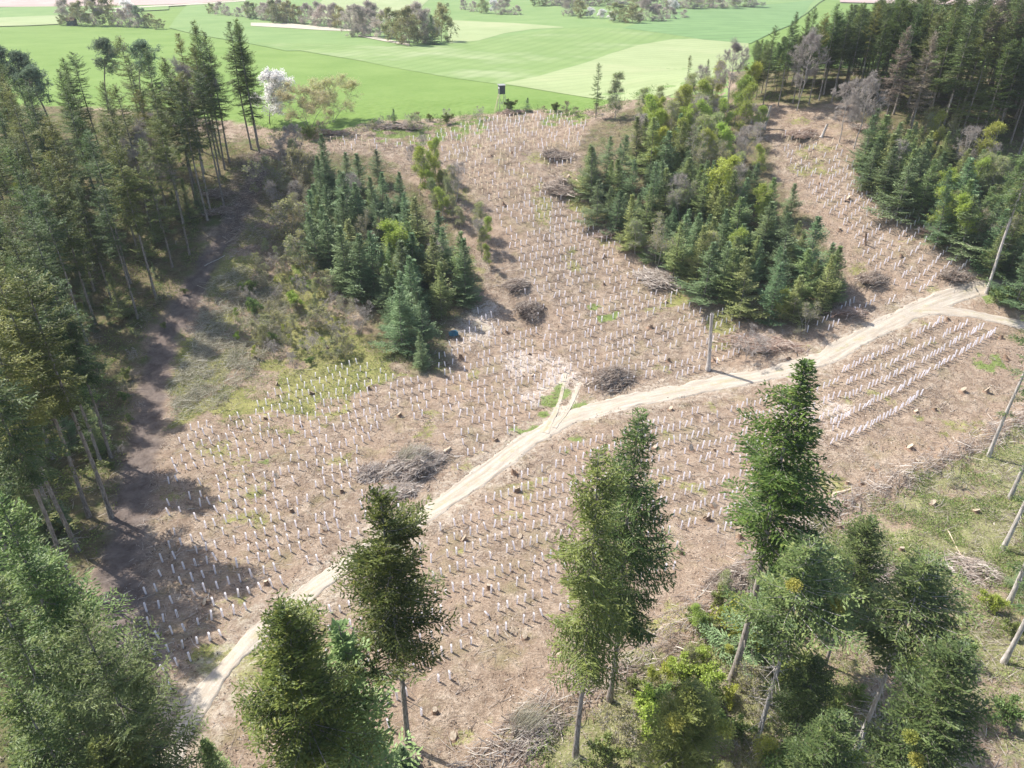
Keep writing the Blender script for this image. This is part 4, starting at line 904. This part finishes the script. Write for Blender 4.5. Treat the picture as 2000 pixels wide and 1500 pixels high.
rowsx([(345,840),(480,800),(560,745),(700,700),(780,740),(860,745),(850,700),(900,650),(930,605),(1020,640),(1100,640),(1180,660),(1300,590),(1400,600),(1460,640),(1450,690),(1330,740),(1260,745),(1150,770),(1090,745),(1040,820),(960,880),(900,930),(880,920),(860,820),(750,830),(700,900),(720,960),(790,990),(650,1090),(560,1170),(450,1270),(340,1380),(270,1250),(280,1130),(330,1050),(320,950),(340,900)],R_(26),2.35,1.12,.22,.5,1)
rowsx([(700,290),(820,270),(950,235),(1090,220),(1150,240),(1120,330),(1070,340),(1040,290),(1000,300),(1060,350),(1120,400),(1200,460),(1230,500),(1330,580),(1300,600),(1180,660),(1100,640),(1040,630),(1010,520),(960,400),(900,340),(820,300)],R_(20),2.3,1.15,.2,.4,2)
rowsx([(640,270),(740,275),(720,300),(650,300)],R_(5),2.3,1.4,.3,0,9)
rowsx([(1520,262),(1600,262),(1700,350),(1800,420),(1900,510),(1900,540),(1860,560),(1840,560),(1790,575),(1740,560),(1690,520),(1650,450),(1580,380),(1530,310)],R_(35),1.9,1.15,.15,.2,3)
rowsx([(1600,625),(1660,590),(1750,585),(1640,650),(1570,650)],R_(30),1.9,1.1,.15,0,4)
rowsx([(640,1200),(760,1100),(900,1010),(1050,910),(1150,850),(1300,810),(1470,790),(1470,800),(1500,880),(1480,980),(1400,1060),(1300,1120),(1180,1180),(1050,1210),(950,1270),(880,1330),(760,1480),(640,1520),(600,1400)],R_(27),2.55,.98,.2,.3,5)
rowsx([(1470,790),(1560,760),(1640,735),(1640,850),(1560,900),(1480,930)],R_(28),2.5,.98,.12,.2,6)
def rowpx(P,gap,seed):
    Q,t=resample(W(P),.1); rg=np.random.default_rng(seed); i=0
    while i<len(Q):
        if rg.random()>.06: TB.append((Q[i,0]+rg.normal(0,.07),Q[i,1]+rg.normal(0,.07)))
        i+=int(gap*10*rg.uniform(.8,1.25))
rowpx([(1641,729),(1700,702),(1760,672),(1846,626)],.78,1); rowpx([(1650,752),(1720,722),(1800,680),(1891,632)],.95,2)
rowpx([(1650,780),(1740,738),(1840,686),(1921,640)],.80,3); rowpx([(1620,830),(1700,790),(1780,748),(1870,695),(1944,650)],.80,4); rowpx([(1620,868),(1690,838),(1750,805),(1800,770)],.72,5)
TB=np.array(TB); tz=H(TB[:,0],TB[:,1]); qx,qy,qz=proj(TB[:,0],TB[:,1],tz)
ok=(qx>-30)&(qx<2030)&(qy<1530)&(dpoly(TB[:,0],TB[:,1],ROAD)>2.9)&(dpoly(TB[:,0],TB[:,1],BR)>2.0)
TB=TB[ok]; tz=tz[ok]; qz=qz[ok]; order=np.argsort(qz)
rg=np.random.default_rng(9)
tm=tube_mesh(rg).mesh('tree_shelter',M['tube']); sm=MB(); box(sm,(.09,0,.5),(.035,.035,1.0)); sm=sm.mesh('stake',M['stake'])
for i in order[:298]:
    o=obj('tree_shelter',tm,None,(TB[i,0],TB[i,1],tz[i]-.03)); q_=.25 if rg.random()<.06 else .06; o.rotation_euler=(rg.normal(0,q_),rg.normal(0,q_),rg.uniform(0,6.28)); s_=rg.uniform(.82,1.1); o.scale=(1.05,1.05,s_)
    tag(o,'upright white plastic tree shelter tube in the nearer planted rows of the clearing','tree shelter','white tree shelter tubes in planted rows')
    k=obj('stake',sm,o)
mb=MB()
for i in order[298:]:
    cr=1 if (TB[i,1]>150 and rg.random()<.6) else 0
    tube_mesh(rg,mb,(TB[i,0],TB[i,1],tz[i]-.03),(rg.normal(0,.08),rg.normal(0,.08)),cr,1.2*rg.uniform(.78,1.1))
tag(obj('far_tree_shelters',mb.mesh('far_tree_shelters',[M['tube'],M['tube_c']])),'hundreds of white and cream tree shelter tubes in the farther planted rows','tree shelters',kind='stuff')
print('TUBES',len(TB))
# ------------------------------------------------------------------ stumps
def stump(seed,r=.32,h=.45):
    rg=np.random.default_rng(seed); n=18; a=np.arange(n)*2*math.pi/n; fl=1+.5*np.maximum(0,np.sin(a*rg.integers(4,6)+rg.uniform(0,6)))*rg.uniform(.6,1)
    tilt=rg.normal(0,.22,2); V=[]
    for k,(z,m) in enumerate(((-.12,1.55),(.0,1.25),(.15*h,1.08),(.5*h,.96),(h,.9))):
        f=1+(fl-1)*max(0,1-k/3.2); rr=r*m*f*(1+rg.normal(0,.03,n)); zz=z+(tilt[0]*np.cos(a)+tilt[1]*np.sin(a))*r*(k==4)*2+ (rg.normal(0,.015,n) if k==4 else 0)
        V.append(np.stack([np.cos(a)*rr,np.sin(a)*rr,zz+0*a],-1))
    mb=MB(); top=V[-1]; VV=np.concatenate(V); fs=[[k*n+i,k*n+(i+1)%n,(k+1)*n+(i+1)%n,(k+1)*n+i] for k in range(4) for i in range(n)]
    mb.add(VV,fs); mc=MB(); c=top.mean(0)+np.array([0,0,.02]); mc.add(np.concatenate([top+np.array([0,0,.003]),[c]]),[[i,(i+1)%n,n] for i in range(n)])
    return mb.mesh('tree_stump',M['stumpside'],True),mc.mesh('cut_face',M['stumptop'])
ST=[stump(s,r,h) for s,r,h in ((1,.34,.42),(2,.40,.35),(3,.28,.55),(4,.36,.30))]
stp=[(640,680),(540,752),(518,818),(588,833),(780,812),(540,935),(668,962),(968,860),(872,885),(1005,925),(1035,692),(990,650),(1180,557),(1305,705),(570,1000),(635,1035),(1010,960),(905,1055),(955,1150),(1015,1050),(1025,1245),(1090,1280),(850,1392),(885,1440),(1280,875),(1350,880),(1395,880),(1425,885),(1040,735),(1440,690),(1470,690),(1395,705),(1540,700),(1712,915),(1655,945),(1622,985),(1682,945),(1775,875),(1790,905),(1820,878),(1880,765),(1925,765),(1955,660),(1825,800),(1788,805),(1965,700),(1850,625),(1395,990),(1330,1080),(1380,1015),(1445,1050),(1180,870),(1310,800),(900,700),(720,760),(460,990),(610,770),(500,700),(1240,660),(1270,640),(1060,600),(985,400),(1000,300),(1110,345),(1300,590),(1180,500),(960,305),(1140,235),(1600,360),(1655,390),(1640,450),(1690,460),(1760,500),(1560,970),(1480,870),(1820,985),(1905,1000),(1900,1110),(1760,1075),(1480,1110),(1640,1030),(400,1180),(520,1140),(740,1350),(1290,1230),(1960,840)]
for i,(px_,py_) in enumerate(stp):
    x,y=u1(px_,py_); a,b=ST[i%4]; o=obj('tree_stump',a,None,(x,y,float(H(x,y)))); o.rotation_euler=(0,0,rng.uniform(0,6.28)); s_=rng.uniform(.7,1.15); o.scale=(s_,s_,s_*rng.uniform(.8,1.2)); obj('cut_face',b,o)
    gp,lb=('stumps above the road','sawn tree stump among the planted rows above the road') if (py_<1480-px_*.53+ (0 if px_<1100 else -0)) else ('stumps below the road','sawn tree stump on the open ground below the road')
    if px_>1550 and py_<560: gp,lb='stumps in the right planted strip','sawn tree stump in the planted strip at the upper right'
    tag(o,lb,'tree stump',gp)
# ------------------------------------------------------------------ snags
def snag(bx,by,ty,tx,r,label,mat='bark_l'):
    x,y=u1(bx,by); h=height_to(x,y,ty); z0=float(H(x,y))
    # lean so that the broken top falls where it should
    zc=y*cp-(z0+h-CAMZ)*sp; X1=(tx-1000)/F*zc; mb=MB(); zs=np.linspace(0,1,9)
    P=np.stack([(X1-x)*zs+.05*np.sin(zs*5),.06*np.sin(zs*4),h*zs],-1); rr=r*np.array([1.6,1.15,1,.97,.94,.92,.88,.86,.82]); polytube(mb,P,rr,12)
    g=np.random.default_rng(int(bx)); n=14; a=g.uniform(0,6.28,n); tp=P[-1]+np.stack([np.cos(a)*r*.55,np.sin(a)*r*.55,0*a-.1],-1); sticks(mb,tp,tp+np.stack([g.normal(0,.05,n),g.normal(0,.05,n),g.uniform(.15,.6,n)],-1),.07,.01)
    n=4; zz=g.uniform(.6,1,n); a=g.uniform(0,6.28,n); p0=np.stack([np.interp(zz,zs,P[:,0]),np.interp(zz,zs,P[:,1]),zz*h],-1); sticks(mb,p0,p0+np.stack([np.cos(a)*.6,np.sin(a)*.6,0*a+.1],-1),.04,.015)
    o=obj('standing_snag',mb.mesh('standing_snag',M[mat],True),None,(x,y,z0-.1)); tag(o,label,'snag')
snag(1383,722,612,1391,.30,'tall broken grey snag standing alone beside the road')
snag(1492,252,207,1506,.30,'pale snag pole standing at the top of the middle thicket')
snag(1466,240,210,1472,.22,'shorter snag pole left of the pale snag pole')
snag(1604,268,243,1616,.28,'short broken snag at the top of the right planted strip')
snag(1571,1085,1045,1575,.33,'orange brown splintered high stump in the brash line','woodp')
snag(1690,478,455,1692,.16,'short dark post at the left side of the right planted strip','stumpside')
# ------------------------------------------------------------------ hunting hide
x,y=u1(980,217); e=empty('raised_hide',(x,y,float(H(x,y))),R_(18)); tag(e,'dark boarded raised hunting hide on tall grey legs at the meadow edge','raised hide')
hh=height_to(x,y,165); k=hh/6.6; e.scale=(k,k,k)
mb=MB(); box(mb,(0,0,5.35),(1.5,1.5,2.1)); 
for t in np.arange(-.6,.7,.3): box(mb,(t,-.76,5.35),(.03,.03,2.1))
obj('cabin',mb.mesh('cabin',M['stand']),e)
mb=MB(); V=np.array([[-.95,-.95,6.42],[.95,-.95,6.42],[.95,.95,6.6],[-.95,.95,6.6]]); mb.add(np.concatenate([V,V+[0,0,.07]]),[[0,3,2,1],[4,5,6,7],[0,1,5,4],[1,2,6,5],[2,3,7,6],[3,0,4,7]]); obj('roof',mb.mesh('roof',M['standroof']),e)
mb=MB(); box(mb,(-.77,0,5.8),(.03,.9,.4)); obj('window',mb.mesh('window',M['tube']),e)
for a,b in ((-1,-1),(1,-1),(1,1),(-1,1)):
    mb=MB(); sticks(mb,[[a*1.05,b*1.05,0]],[[a*.68,b*.68,4.32]],.07,.06,6); obj('leg',mb.mesh('leg',M['pole']),e)
mb=MB(); box(mb,(0,-.88,2.1),(1.7,.06,.09)); sticks(mb,[[-.9,-.92,.8]],[[.75,-.75,3.9]],.04,.04,4); sticks(mb,[[.9,.92,.8]],[[-.75,.75,3.9]],.04,.04,4); box(mb,(0,.88,2.1),(1.7,.06,.09)); obj('brace',mb.mesh('brace',M['pole']),e)
mb=MB()
for s_ in (-.28,.28): sticks(mb,[[-2.0,s_,0]],[[-.78,s_,4.4]],.045,.045,5)
for q in np.linspace(.06,.95,12): box(mb,(-2.0+1.22*q,0,4.4*q),(.05,.56,.05))
obj('ladder',mb.mesh('ladder',M['woodp']),e)
# small hut and fence in far grove
x,y=u1(142,50); e=empty('meadow_hut',(x,y,float(H(x,y)))); tag(e,'small dark wooden hut in front of the left meadow grove','hut')
mb=MB(); box(mb,(0,0,1.6),(5,4,3.2)); obj('wall',mb.mesh('wall',M['stand']),e)
mb=MB(); V=[[-2.9,-2.4,3.1],[2.9,-2.4,3.1],[2.9,0,4.9],[-2.9,0,4.9],[-2.9,2.4,3.1],[2.9,2.4,3.1]]; mb.add(V,[[0,1,2,3],[3,2,5,4]]); mb.add(np.array(V)+[0,0,.12],[[0,1,2,3],[3,2,5,4]]); obj('roof',mb.mesh('roof',M['stumpside']),e)
xa,ya=u1(168,48); xb,yb=u1(202,51); mb=MB(); nF=7
for i in range(nF):
    t=i/(nF-1); px_,py_=(xb-xa)*t,(yb-ya)*t; sticks(mb,[[px_,py_,0]],[[px_,py_,1.3]],.14,.14,4)
sticks(mb,[[0,0,1.2]],[[xb-xa,yb-ya,1.2+float(H(xb,yb)-H(xa,ya))]],.14,.14,4)
tag(obj('rail_fence',mb.mesh('rail_fence',M['pole']),None,(xa,ya,float(H(xa,ya)))),'short pale rail fence beside the meadow hut','fence')
# blue tarp bundle
x,y=u1(886,655); mb=MB(); g=np.random.default_rng(4)
for i in range(26):
    a=g.uniform(0,6.28); P=np.array([[math.cos(t)*.7+math.cos(a)*.15,math.sin(t)*.6+math.sin(a)*.15,.12+.04*i*.6+.05*math.sin(t*3+i)] for t in np.linspace(a,a+5,12)]); polytube(mb,P,.035,5)
tag(obj('plastic_hose_coil',mb.mesh('plastic_hose_coil',M['blue'],True),None,(x,y,float(H(x,y)))),'heap of blue plastic coils beside the left thicket','hose coil')
# ------------------------------------------------------------------ brush piles
def pile(bx,by,rx,ry,h,ang,n,mat,label,lmax=2.6,seed=0,up=.25,reeds=0,name='brush_pile',align=.8,core=True):
    g=np.random.default_rng(seed+500); x,y=u1(bx,by); z0=float(H(x,y)); mb=MB(); ca,sa=math.cos(ang),math.sin(ang)
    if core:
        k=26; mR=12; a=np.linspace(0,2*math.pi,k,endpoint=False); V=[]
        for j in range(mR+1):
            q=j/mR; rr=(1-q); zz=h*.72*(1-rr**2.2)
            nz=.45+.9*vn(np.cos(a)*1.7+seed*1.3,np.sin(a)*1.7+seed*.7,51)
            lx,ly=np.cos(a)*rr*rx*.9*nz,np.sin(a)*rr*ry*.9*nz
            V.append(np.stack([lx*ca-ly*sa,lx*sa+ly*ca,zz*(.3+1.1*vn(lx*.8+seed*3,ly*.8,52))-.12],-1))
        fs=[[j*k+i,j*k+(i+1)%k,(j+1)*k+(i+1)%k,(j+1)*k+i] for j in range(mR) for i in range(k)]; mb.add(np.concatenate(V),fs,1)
    a=g.uniform(0,6.283,n); r=np.sqrt(g.random(n))*(.5+1.0*vn(np.cos(a)*1.7+seed*1.3,np.sin(a)*1.7+seed*.7,51))*np.where(g.random(n)<.14,1.5,1.05); lx,ly=np.cos(a)*r*rx,np.sin(a)*r*ry
    top=h*np.maximum(0,1-(r/1.25)**2)*(.3+1.1*vn(lx*.8+seed*3,ly*.8,52)); zz=top*g.uniform(.55,1.12,n)+.03
    X=lx*ca-ly*sa; Y=lx*sa+ly*ca
    L=g.uniform(.35,1,n)**1.4*lmax; da=ang+g.normal(0,1-align,n)*2.2+np.where(g.random(n)<.15,1.57,0)
    el=g.normal(0,up,n)+np.where(g.random(n)<.12,.5,0)
    D=np.stack([np.cos(da)*np.cos(el),np.sin(da)*np.cos(el),np.sin(el)],-1); P=np.stack([X,Y,zz],-1)
    bend=g.normal(0,.12,(n,3)); mid=P+D*L[:,None]*.0; rad=g.uniform(.012,.045,n)*np.where(g.random(n)<.10,2.6,1)
    A=P-D*L[:,None]/2; B=P+bend*L[:,None]*.5; Cc=P+D*L[:,None]/2
    A[:,2]=np.maximum(A[:,2],.02); Cc[:,2]=np.maximum(Cc[:,2],.02)
    sticks(mb,A,B,rad,rad*.8); sticks(mb,B,Cc,rad*.8,rad*.35)
    m2=n//2; idx=g.integers(0,n,m2); tp=B[idx]; td=nrm(D[idx]+g.normal(0,.6,(m2,3))+[0,0,.2]); sticks(mb,tp,tp+td*g.uniform(.3,.9,(m2,1)),.014,.005)
    me=mb.mesh(name,[M[mat],M['heap']]); o=obj(name,me,None,(x,y,z0-.02)); tag(o,label,name.replace('_',' '))
    if reeds:
        mr=MB(); m3=reeds; a0=g.uniform(0,6.28,m3); rr=np.sqrt(g.random(m3)); bxx=rr*np.cos(a0)*rx*.45-rx*.2; byy=rr*np.sin(a0)*ry*.5
        da=g.normal(1.0,.55,m3); el=g.uniform(.5,1.35,m3); Ln=g.uniform(1.3,3.0,m3); D=np.stack([np.cos(da)*np.cos(el),np.sin(da)*np.cos(el),np.sin(el)],-1)
        P=np.stack([bxx,byy,.2+0*bxx],-1); mid=P+D*Ln[:,None]*.6; D2=nrm(D+np.array([.25,.0,-.25])); sticks(mr,P,mid,.012,.009); sticks(mr,mid,mid+D2*Ln[:,None]*.45,.009,.004)
        obj('thin_shoots',mr.mesh('thin_shoots',M['brash_o']),o)
    return o
pile(1200,742,3.5,2.6,1.9,R_(30),1500,'brash_d','big round grey brush pile in the fork above the road',3.0,1)
pile(810,912,3.7,2.9,2.1,R_(40),1900,'brash','brush pile with tall fine shoots left of the road',3.0,2,reeds=1500)
pile(728,925,2.2,1.8,.7,R_(60),700,'brash','flat brash heap just left of the pile with tall shoots',2.2,22)
pile(775,962,2.8,1.4,.6,R_(15),800,'brash','flat brash heap below the pile with tall shoots',2.2,23)
pile(1030,608,3.2,2.4,2.0,R_(70),1200,'brash_d','dark brush pile with root plate right of the left thicket',2.6,3)
pile(1008,560,2.6,2.0,1.2,R_(20),600,'brash_d','smaller dark brush heap behind the root plate pile',2.4,33)
pile(1093,370,4.0,2.8,2.1,R_(-30),1100,'brash_d','large brown brush pile beside the middle thicket',3.0,4)
pile(1085,305,3.6,2.4,1.4,R_(10),700,'brash_d','brush pile above the large brown brush pile',2.8,5)
pile(1280,545,4.2,2.6,1.6,R_(-40),1000,'brash','long light brush pile with split logs at the middle thicket',3.6,6)
pile(1190,458,2.8,1.7,.9,R_(0),500,'brash_r','small reddish brush pile in the planted rows',2.0,7)
pile(1500,672,6.2,2.4,.9,R_(-20),1000,'brash_r','long low reddish brush pile between snag and thicket',3.2,8)
pile(1705,548,3.0,2.2,1.4,R_(30),600,'brash_d','dark brush pile at the right foot of the middle thicket',2.2,9)
pile(1655,612,2.8,2.0,1.1,R_(10),500,'brash_r','brush heap at the lower foot of the middle thicket',2.2,10)
pile(1865,540,2.8,2.2,1.7,R_(20),700,'brash_d','brush pile with upturned roots near the road fork',2.4,11)
pile(1700,250,4,2,1.1,R_(0),500,'brash_d','low brush heap at the top of the right planted strip',2.4,12)
pile(1570,262,4,2.4,1.1,R_(30),500,'brash_r','pale brush heap beside the snag poles',2.4,13)
pile(1835,455,3.6,2.2,1.1,R_(-30),500,'brash_r','reddish brush heap at the edge of the right thicket',2.6,14)
pile(1030,1435,2.6,1.7,1.2,R_(30),800,'brash','tall tangled brush heap at the bottom left of the drooping spruces',2.6,15,reeds=300)
pile(1420,1140,3.0,1.6,1.0,R_(35),700,'brash_d','dark brushwood at the bend of the brash line',2.2,16)
pile(780,250,7,1.6,1.0,R_(5),700,'brash_d','dark brushwood strip along the meadow edge',2.4,17)
pile(1000,222,3.4,1.8,1.0,R_(0),400,'brash_r','earth and brush mound right of the raised hide foot',2,18)
pile(640,262,7,1.6,.8,R_(0),500,'brash_r','low brash strip below the budding trees at the meadow edge',2.4,19)
pile(1290,228,5,2,1.0,R_(10),400,'brash_d','dark brush heap beneath the lone conifer at the meadow edge',2.4,20)
pile(430,380,3.5,2.4,.9,R_(20),500,'brash_d','brush heap on the left trail halfway up',2.6,24)
pile(430,415,3.5,2.0,.9,R_(20),500,'brash_d','brush heap beside the left trail below the upper one',2.6,25)
pile(1700,1120,2.6,2.0,.8,R_(20),300,'brash','pale twig heap behind the compact dark fir',2.0,26)
pile(1900,1118,2.8,2.0,.9,R_(-20),450,'brash','grey twig heap in the overgrown lower right corner',2.2,27)
# ------------------------------------------------------------------ fallen stems
def log(p,q,r,label,mat='bark_l',nm='fallen_log'):
    a=u1(*p); b=u1(*q); t=np.linspace(0,1,7); X=a[0]+(b[0]-a[0])*t; Y=a[1]+(b[1]-a[1])*t; Zz=H(X,Y)+r*.8+.05*np.sin(t*7); o0=np.array([X[0],Y[0],Zz[0]])
    mb=MB(); P=np.stack([X,Y,Zz],-1)-o0; polytube(mb,P,r*(1-.4*t),8); mb.add(P[0]+np.stack([0*np.arange(8),np.cos(np.arange(8)*.785)*r,np.sin(np.arange(8)*.785)*r],-1),[list(range(8))])
    tag(obj(nm,mb.mesh(nm,M[mat],True),None,tuple(o0)),label,'log')
log((1125,352),(1178,402),.16,'long pale fallen stem along the middle thicket edge','woodp')
log((1440,222),(1478,206),.12,'thin leaning pale stem at the top of the middle thicket')
log((1795,918),(1840,888),.2,'pale weathered log in the brash line at the right')
log((1800,925),(1850,905),.14,'thinner log below the pale weathered log')
log((1625,968),(1660,958),.2,'short pale log near the brash line','woodp')
log((868,886),(880,876),.26,'short cut log piece right of the pile with tall shoots','woodp')
log((1400,700),(1407,707),.14,'small light log piece right of the tall snag','woodp')
log((750,1010),(790,960),.10,'thin brown stick below the flat brash heaps','stumpside')
log((400,520),(440,500),.12,'dark stem lying beside the left trail')
log((1850,1035),(1880,1090),.07,'thin pale pole lying in the lower right overgrowth','woodp')
log((1700,1370),(1760,1400),.22,'mossy log under the rounded fir','stumpside')
# ------------------------------------------------------------------ brash scattered over the clearing (stuff)
def in_frame(x,y,m=60):
    a,b,c=proj(x,y,H(x,y)); return (a>-m)&(a<2000+m)&(b<1500+m)&(b>150)
def scatter_sticks(name,n,poly,lr,rr,mat,label,hmax=.1,ang=None,dens=None,seed=0,avoid=True,up=.12,rg_=False):
    g=np.random.default_rng(seed); T=np.array(poly,float); Pw=W(poly)
    x=g.uniform(Pw[:,0].min(),Pw[:,0].max(),n*3); y=g.uniform(Pw[:,1].min(),Pw[:,1].max(),n*3)
    k=inpoly(x,y,Pw)&in_frame(x,y)&(beyond(x,y)<0)
    if avoid: k&=(dpoly(x,y,ROAD)>2.8)&(dpoly(x,y,BR)>1.6)
    if dens is not None: k&=(g.random(len(x))<dens(x,y))
    x,y=x[k][:n],y[k][:n]; m=len(x); a=g.uniform(0,3.1416,m) if ang is None else g.normal(ang,.7,m)
    L=lr[0]+(lr[1]-lr[0])*g.random(m)**2.2; el=g.normal(0,up,m); r=g.uniform(*rr,m)*(.5+L/lr[1])
    c=np.stack([x,y,H(x,y)+(ridge(x,y) if rg_ else 0)+g.random(m)*hmax+r],-1); D=np.stack([np.cos(a)*np.cos(el),np.sin(a)*np.cos(el),np.sin(el)],-1)
    mb=MB(); A=c-D*L[:,None]/2; Bp=c+g.normal(0,.06,(m,3))*L[:,None]; E=c+D*L[:,None]/2
    A[:,2]=np.maximum(A[:,2],H(A[:,0],A[:,1])+.005); E[:,2]=np.maximum(E[:,2],H(E[:,0],E[:,1])+.005)
    sticks(mb,A,Bp,r,r*.85); sticks(mb,Bp,E,r*.85,r*.4)
    tag(obj(name,mb.mesh(name,M[mat])),label,'brash',kind='stuff'); print(name,m)
CLEAR=[(230,1200),(300,900),(420,560),(520,300),(700,250),(1150,215),(1500,200),(1620,230),(1900,500),(2060,560),(2100,1000),(2100,1560),(200,1560)]
cl=lambda x,y:(.3+.7*sst(.35,.7,vn(x/2.6,y/2.6,61)))
scatter_sticks('scattered_twigs',34000,CLEAR,(.25,1.9),(.010,.026),'brash','grey twigs and wood splinters strewn over the whole clearing',.06,dens=cl,seed=1)
scatter_sticks('scattered_dark_twigs',14000,CLEAR,(.2,1.4),(.010,.028),'brash_r','reddish brown twigs and bark strewn over the clearing',.06,dens=cl,seed=2)
LINE=W([(880,1530),(980,1450),(1080,1370),(1200,1330),(1290,1270),(1340,1210),(1420,1150),(1490,1090),(1580,1020),(1680,975),(1780,930),(1880,880),(1960,840),(2050,790)])
ld=lambda x,y:np.clip(1.15-dpoly(x,y,LINE)/2.6,0,1)**1.3
scatter_sticks('brash_windrow',24000,[(820,1570),(1060,1340),(1300,1190),(1560,960),(1800,860),(2100,740),(2100,860),(1800,990),(1600,1080),(1400,1250),(1100,1570)],(.4,3.0),(.014,.042),'brash','long light windrow of dead branches between clearing and overgrowth',.45,R_(28),ld,seed=3,up=.3,rg_=True)
scatter_sticks('brash_windrow',9000,[(820,1570),(1060,1340),(1300,1190),(1560,960),(1800,860),(2100,740),(2100,860),(1800,990),(1600,1080),(1400,1250),(1100,1570)],(.3,1.8),(.010,.03),'brash_r','reddish brown brash mixed into the long windrow',.35,None,ld,seed=4,up=.3,rg_=True)
scatter_sticks('fallen_saplings',11000,[(400,560),(470,520),(560,560),(560,640),(500,720),(420,800),(340,830),(330,760),(380,660)],(.4,3.4),(.010,.028),'brash_o','grey green tangle of felled saplings beside the left trail',.6,None,cl,seed=5,up=.35)
scatter_sticks('fallen_saplings',8000,[(470,300),(560,300),(620,420),(620,520),(520,500),(440,480),(430,420)],(.4,3.0),(.010,.026),'brash_d','dead brushwood on the slope beside the upper left trail',.6,None,None,seed=6,up=.3)
scatter_sticks('overgrowth_sticks',8000,[(1330,1300),(1500,1120),(1700,1000),(2000,880),(2100,900),(2100,1560),(1200,1560)],(.3,2.4),(.010,.026),'brash','pale dead sticks in the overgrown lower right corner',.3,None,cl,seed=7,up=.25)
scatter_sticks('forest_floor_sticks',5000,[(-100,500),(300,300),(500,300),(400,460),(300,620),(240,900),(200,1100),(100,1250),(300,1560),(-100,1560)],(.3,2.0),(.010,.03),'brash_d','dead sticks on the floor of the left forest',.15,None,None,seed=8)
# ------------------------------------------------------------------ grass and ground cover
def cover(name,n,dens,box_,lr,wr,mat,label,up=1.0,hmax=.1,seed=0,hn=0):
    g=np.random.default_rng(seed); x=g.uniform(box_[0],box_[1],n*8); y=g.uniform(box_[2],box_[3],n*8)
    k=in_frame(x,y); x,y=x[k],y[k]; k=g.random(len(x))<dens(x,y); x,y=x[k][:n],y[k][:n]; m=len(x)
    hc=g.random(m)*hmax*(1 if not hn else np.clip(sst(.4,.75,vn(x/1.4,y/1.4,71))*1.6,.1,1.6))
    p=np.stack([x,y,H(x,y)+hc],-1); d=g.normal(0,.6,(m,3)); d[:,2]=np.abs(d[:,2])*.5+up
    mb=MB(); blades(mb,p,d,g.uniform(*lr,m),g.uniform(*wr,m),g,.0 if up>.6 else .4)
    tag(obj(name,mb.mesh(name,M[mat])),label,'ground cover',kind='stuff'); print(name,m)
def gd(x,y):
    moss,trail,chip,fl,green,mead,rt,rut=zones(x,y); ok_=(dpoly(x,y,ROAD)>2.5)*(1-trail)*(beyond(x,y)<1)
    return ok_*np.clip(green*1.0+moss*.18*(1-fl)+.02*(1-fl),0,1)
cover('grass',34000,gd,(-60,110,30,205),(.12,.34),(.03,.08),'grass','short green grass growing in patches over the clearing',.9,.02,1)
def ud(x,y):
    return soft(x,y,P_right,1.0)*sst(.35,.6,vn(x/2.2,y/2.2,72))*(.4+.6*sst(.3,.6,vn(x/8,y/8,73)))
cover('brambles',95000,ud,(-10,95,20,110),(.12,.30),(.05,.13),'under','yellow green brambles and weeds covering the lower right corner',.3,.55,2,1)
def fd(x,y): return np.maximum(soft(x,y,P_left,1.0),soft(x,y,P_rf,1.0)*.6)*(dpoly(x,y,TRAIL)>2)*sst(.42,.62,vn(x/3,y/3,74))
cover('forest_undergrowth',60000,fd,(-120,110,20,210),(.16,.40),(.08,.20),'bush','low green undergrowth on the forest floor',.3,.7,3,1)
def sd_(x,y):
    return np.clip((1-sst(1,9,np.abs(beyond(x,y)+3)))*sst(.4,.6,vn(x/3,y/3,75)),0,1)*(x>-70)*(x<60)
cover('edge_scrub',14000,sd_,(-70,60,150,215),(.16,.36),(.10,.2),'bush','low green scrub between clearing and meadow',.4,.9,4,1)
P_slope=W([(520,300),(600,320),(640,500),(560,640),(420,800),(340,830),(330,740),(400,600),(430,500),(480,400)])
def ms(x,y):
    return np.maximum.reduce([soft(x,y,P_moss[0],2.0),soft(x,y,P_cl1,2),soft(x,y,P_slope,2)])*(dpoly(x,y,TRAIL)>2)*sst(.4,.65,vn(x/2.5,y/2.5,76))
cover('mossy_weeds',45000,ms,(-60,10,70,180),(.10,.26),(.05,.12),'under','yellowish weeds on the mossy slope below the left thicket',.5,.3,5,1)

# ------------------------------------------------------------------ summer haze over the whole place
m,n,o=newmat('haze'); v=n.nodes.new('ShaderNodeVolumePrincipled'); v.inputs['Color'].default_value=(.88,.94,1,1); v.inputs['Density'].default_value=.00014; v.inputs['Anisotropy'].default_value=0
n.links.new(v.outputs[0],o.inputs['Volume'])
mb=MB(); box(mb,(0,600,30),(7600,7600,110)); tag(obj('haze',mb.mesh('haze',m)),'thin pale spring haze over clearing and fields','haze',kind='stuff')

def cd_(x,y): return (inpoly(x,y,CLW)&(beyond(x,y)<0)&(dpoly(x,y,ROAD)>1.3)&(dpoly(x,y,BR)>.8))*(.15+.85*sst(.4,.7,vn(x/2.2,y/2.2,91)))
CLW=W(CLEAR)
cover('wood_chips',38000,cd_,(-60,110,25,200),(.10,.34),(.04,.12),'brash','pale wood chips and bark flakes littering the clearing soil',.02,.05,11)
cover('bark_litter',36000,cd_,(-60,110,25,200),(.12,.40),(.05,.15),'brash_dk','dark bark and needle litter on the clearing soil',.1,.08,12)
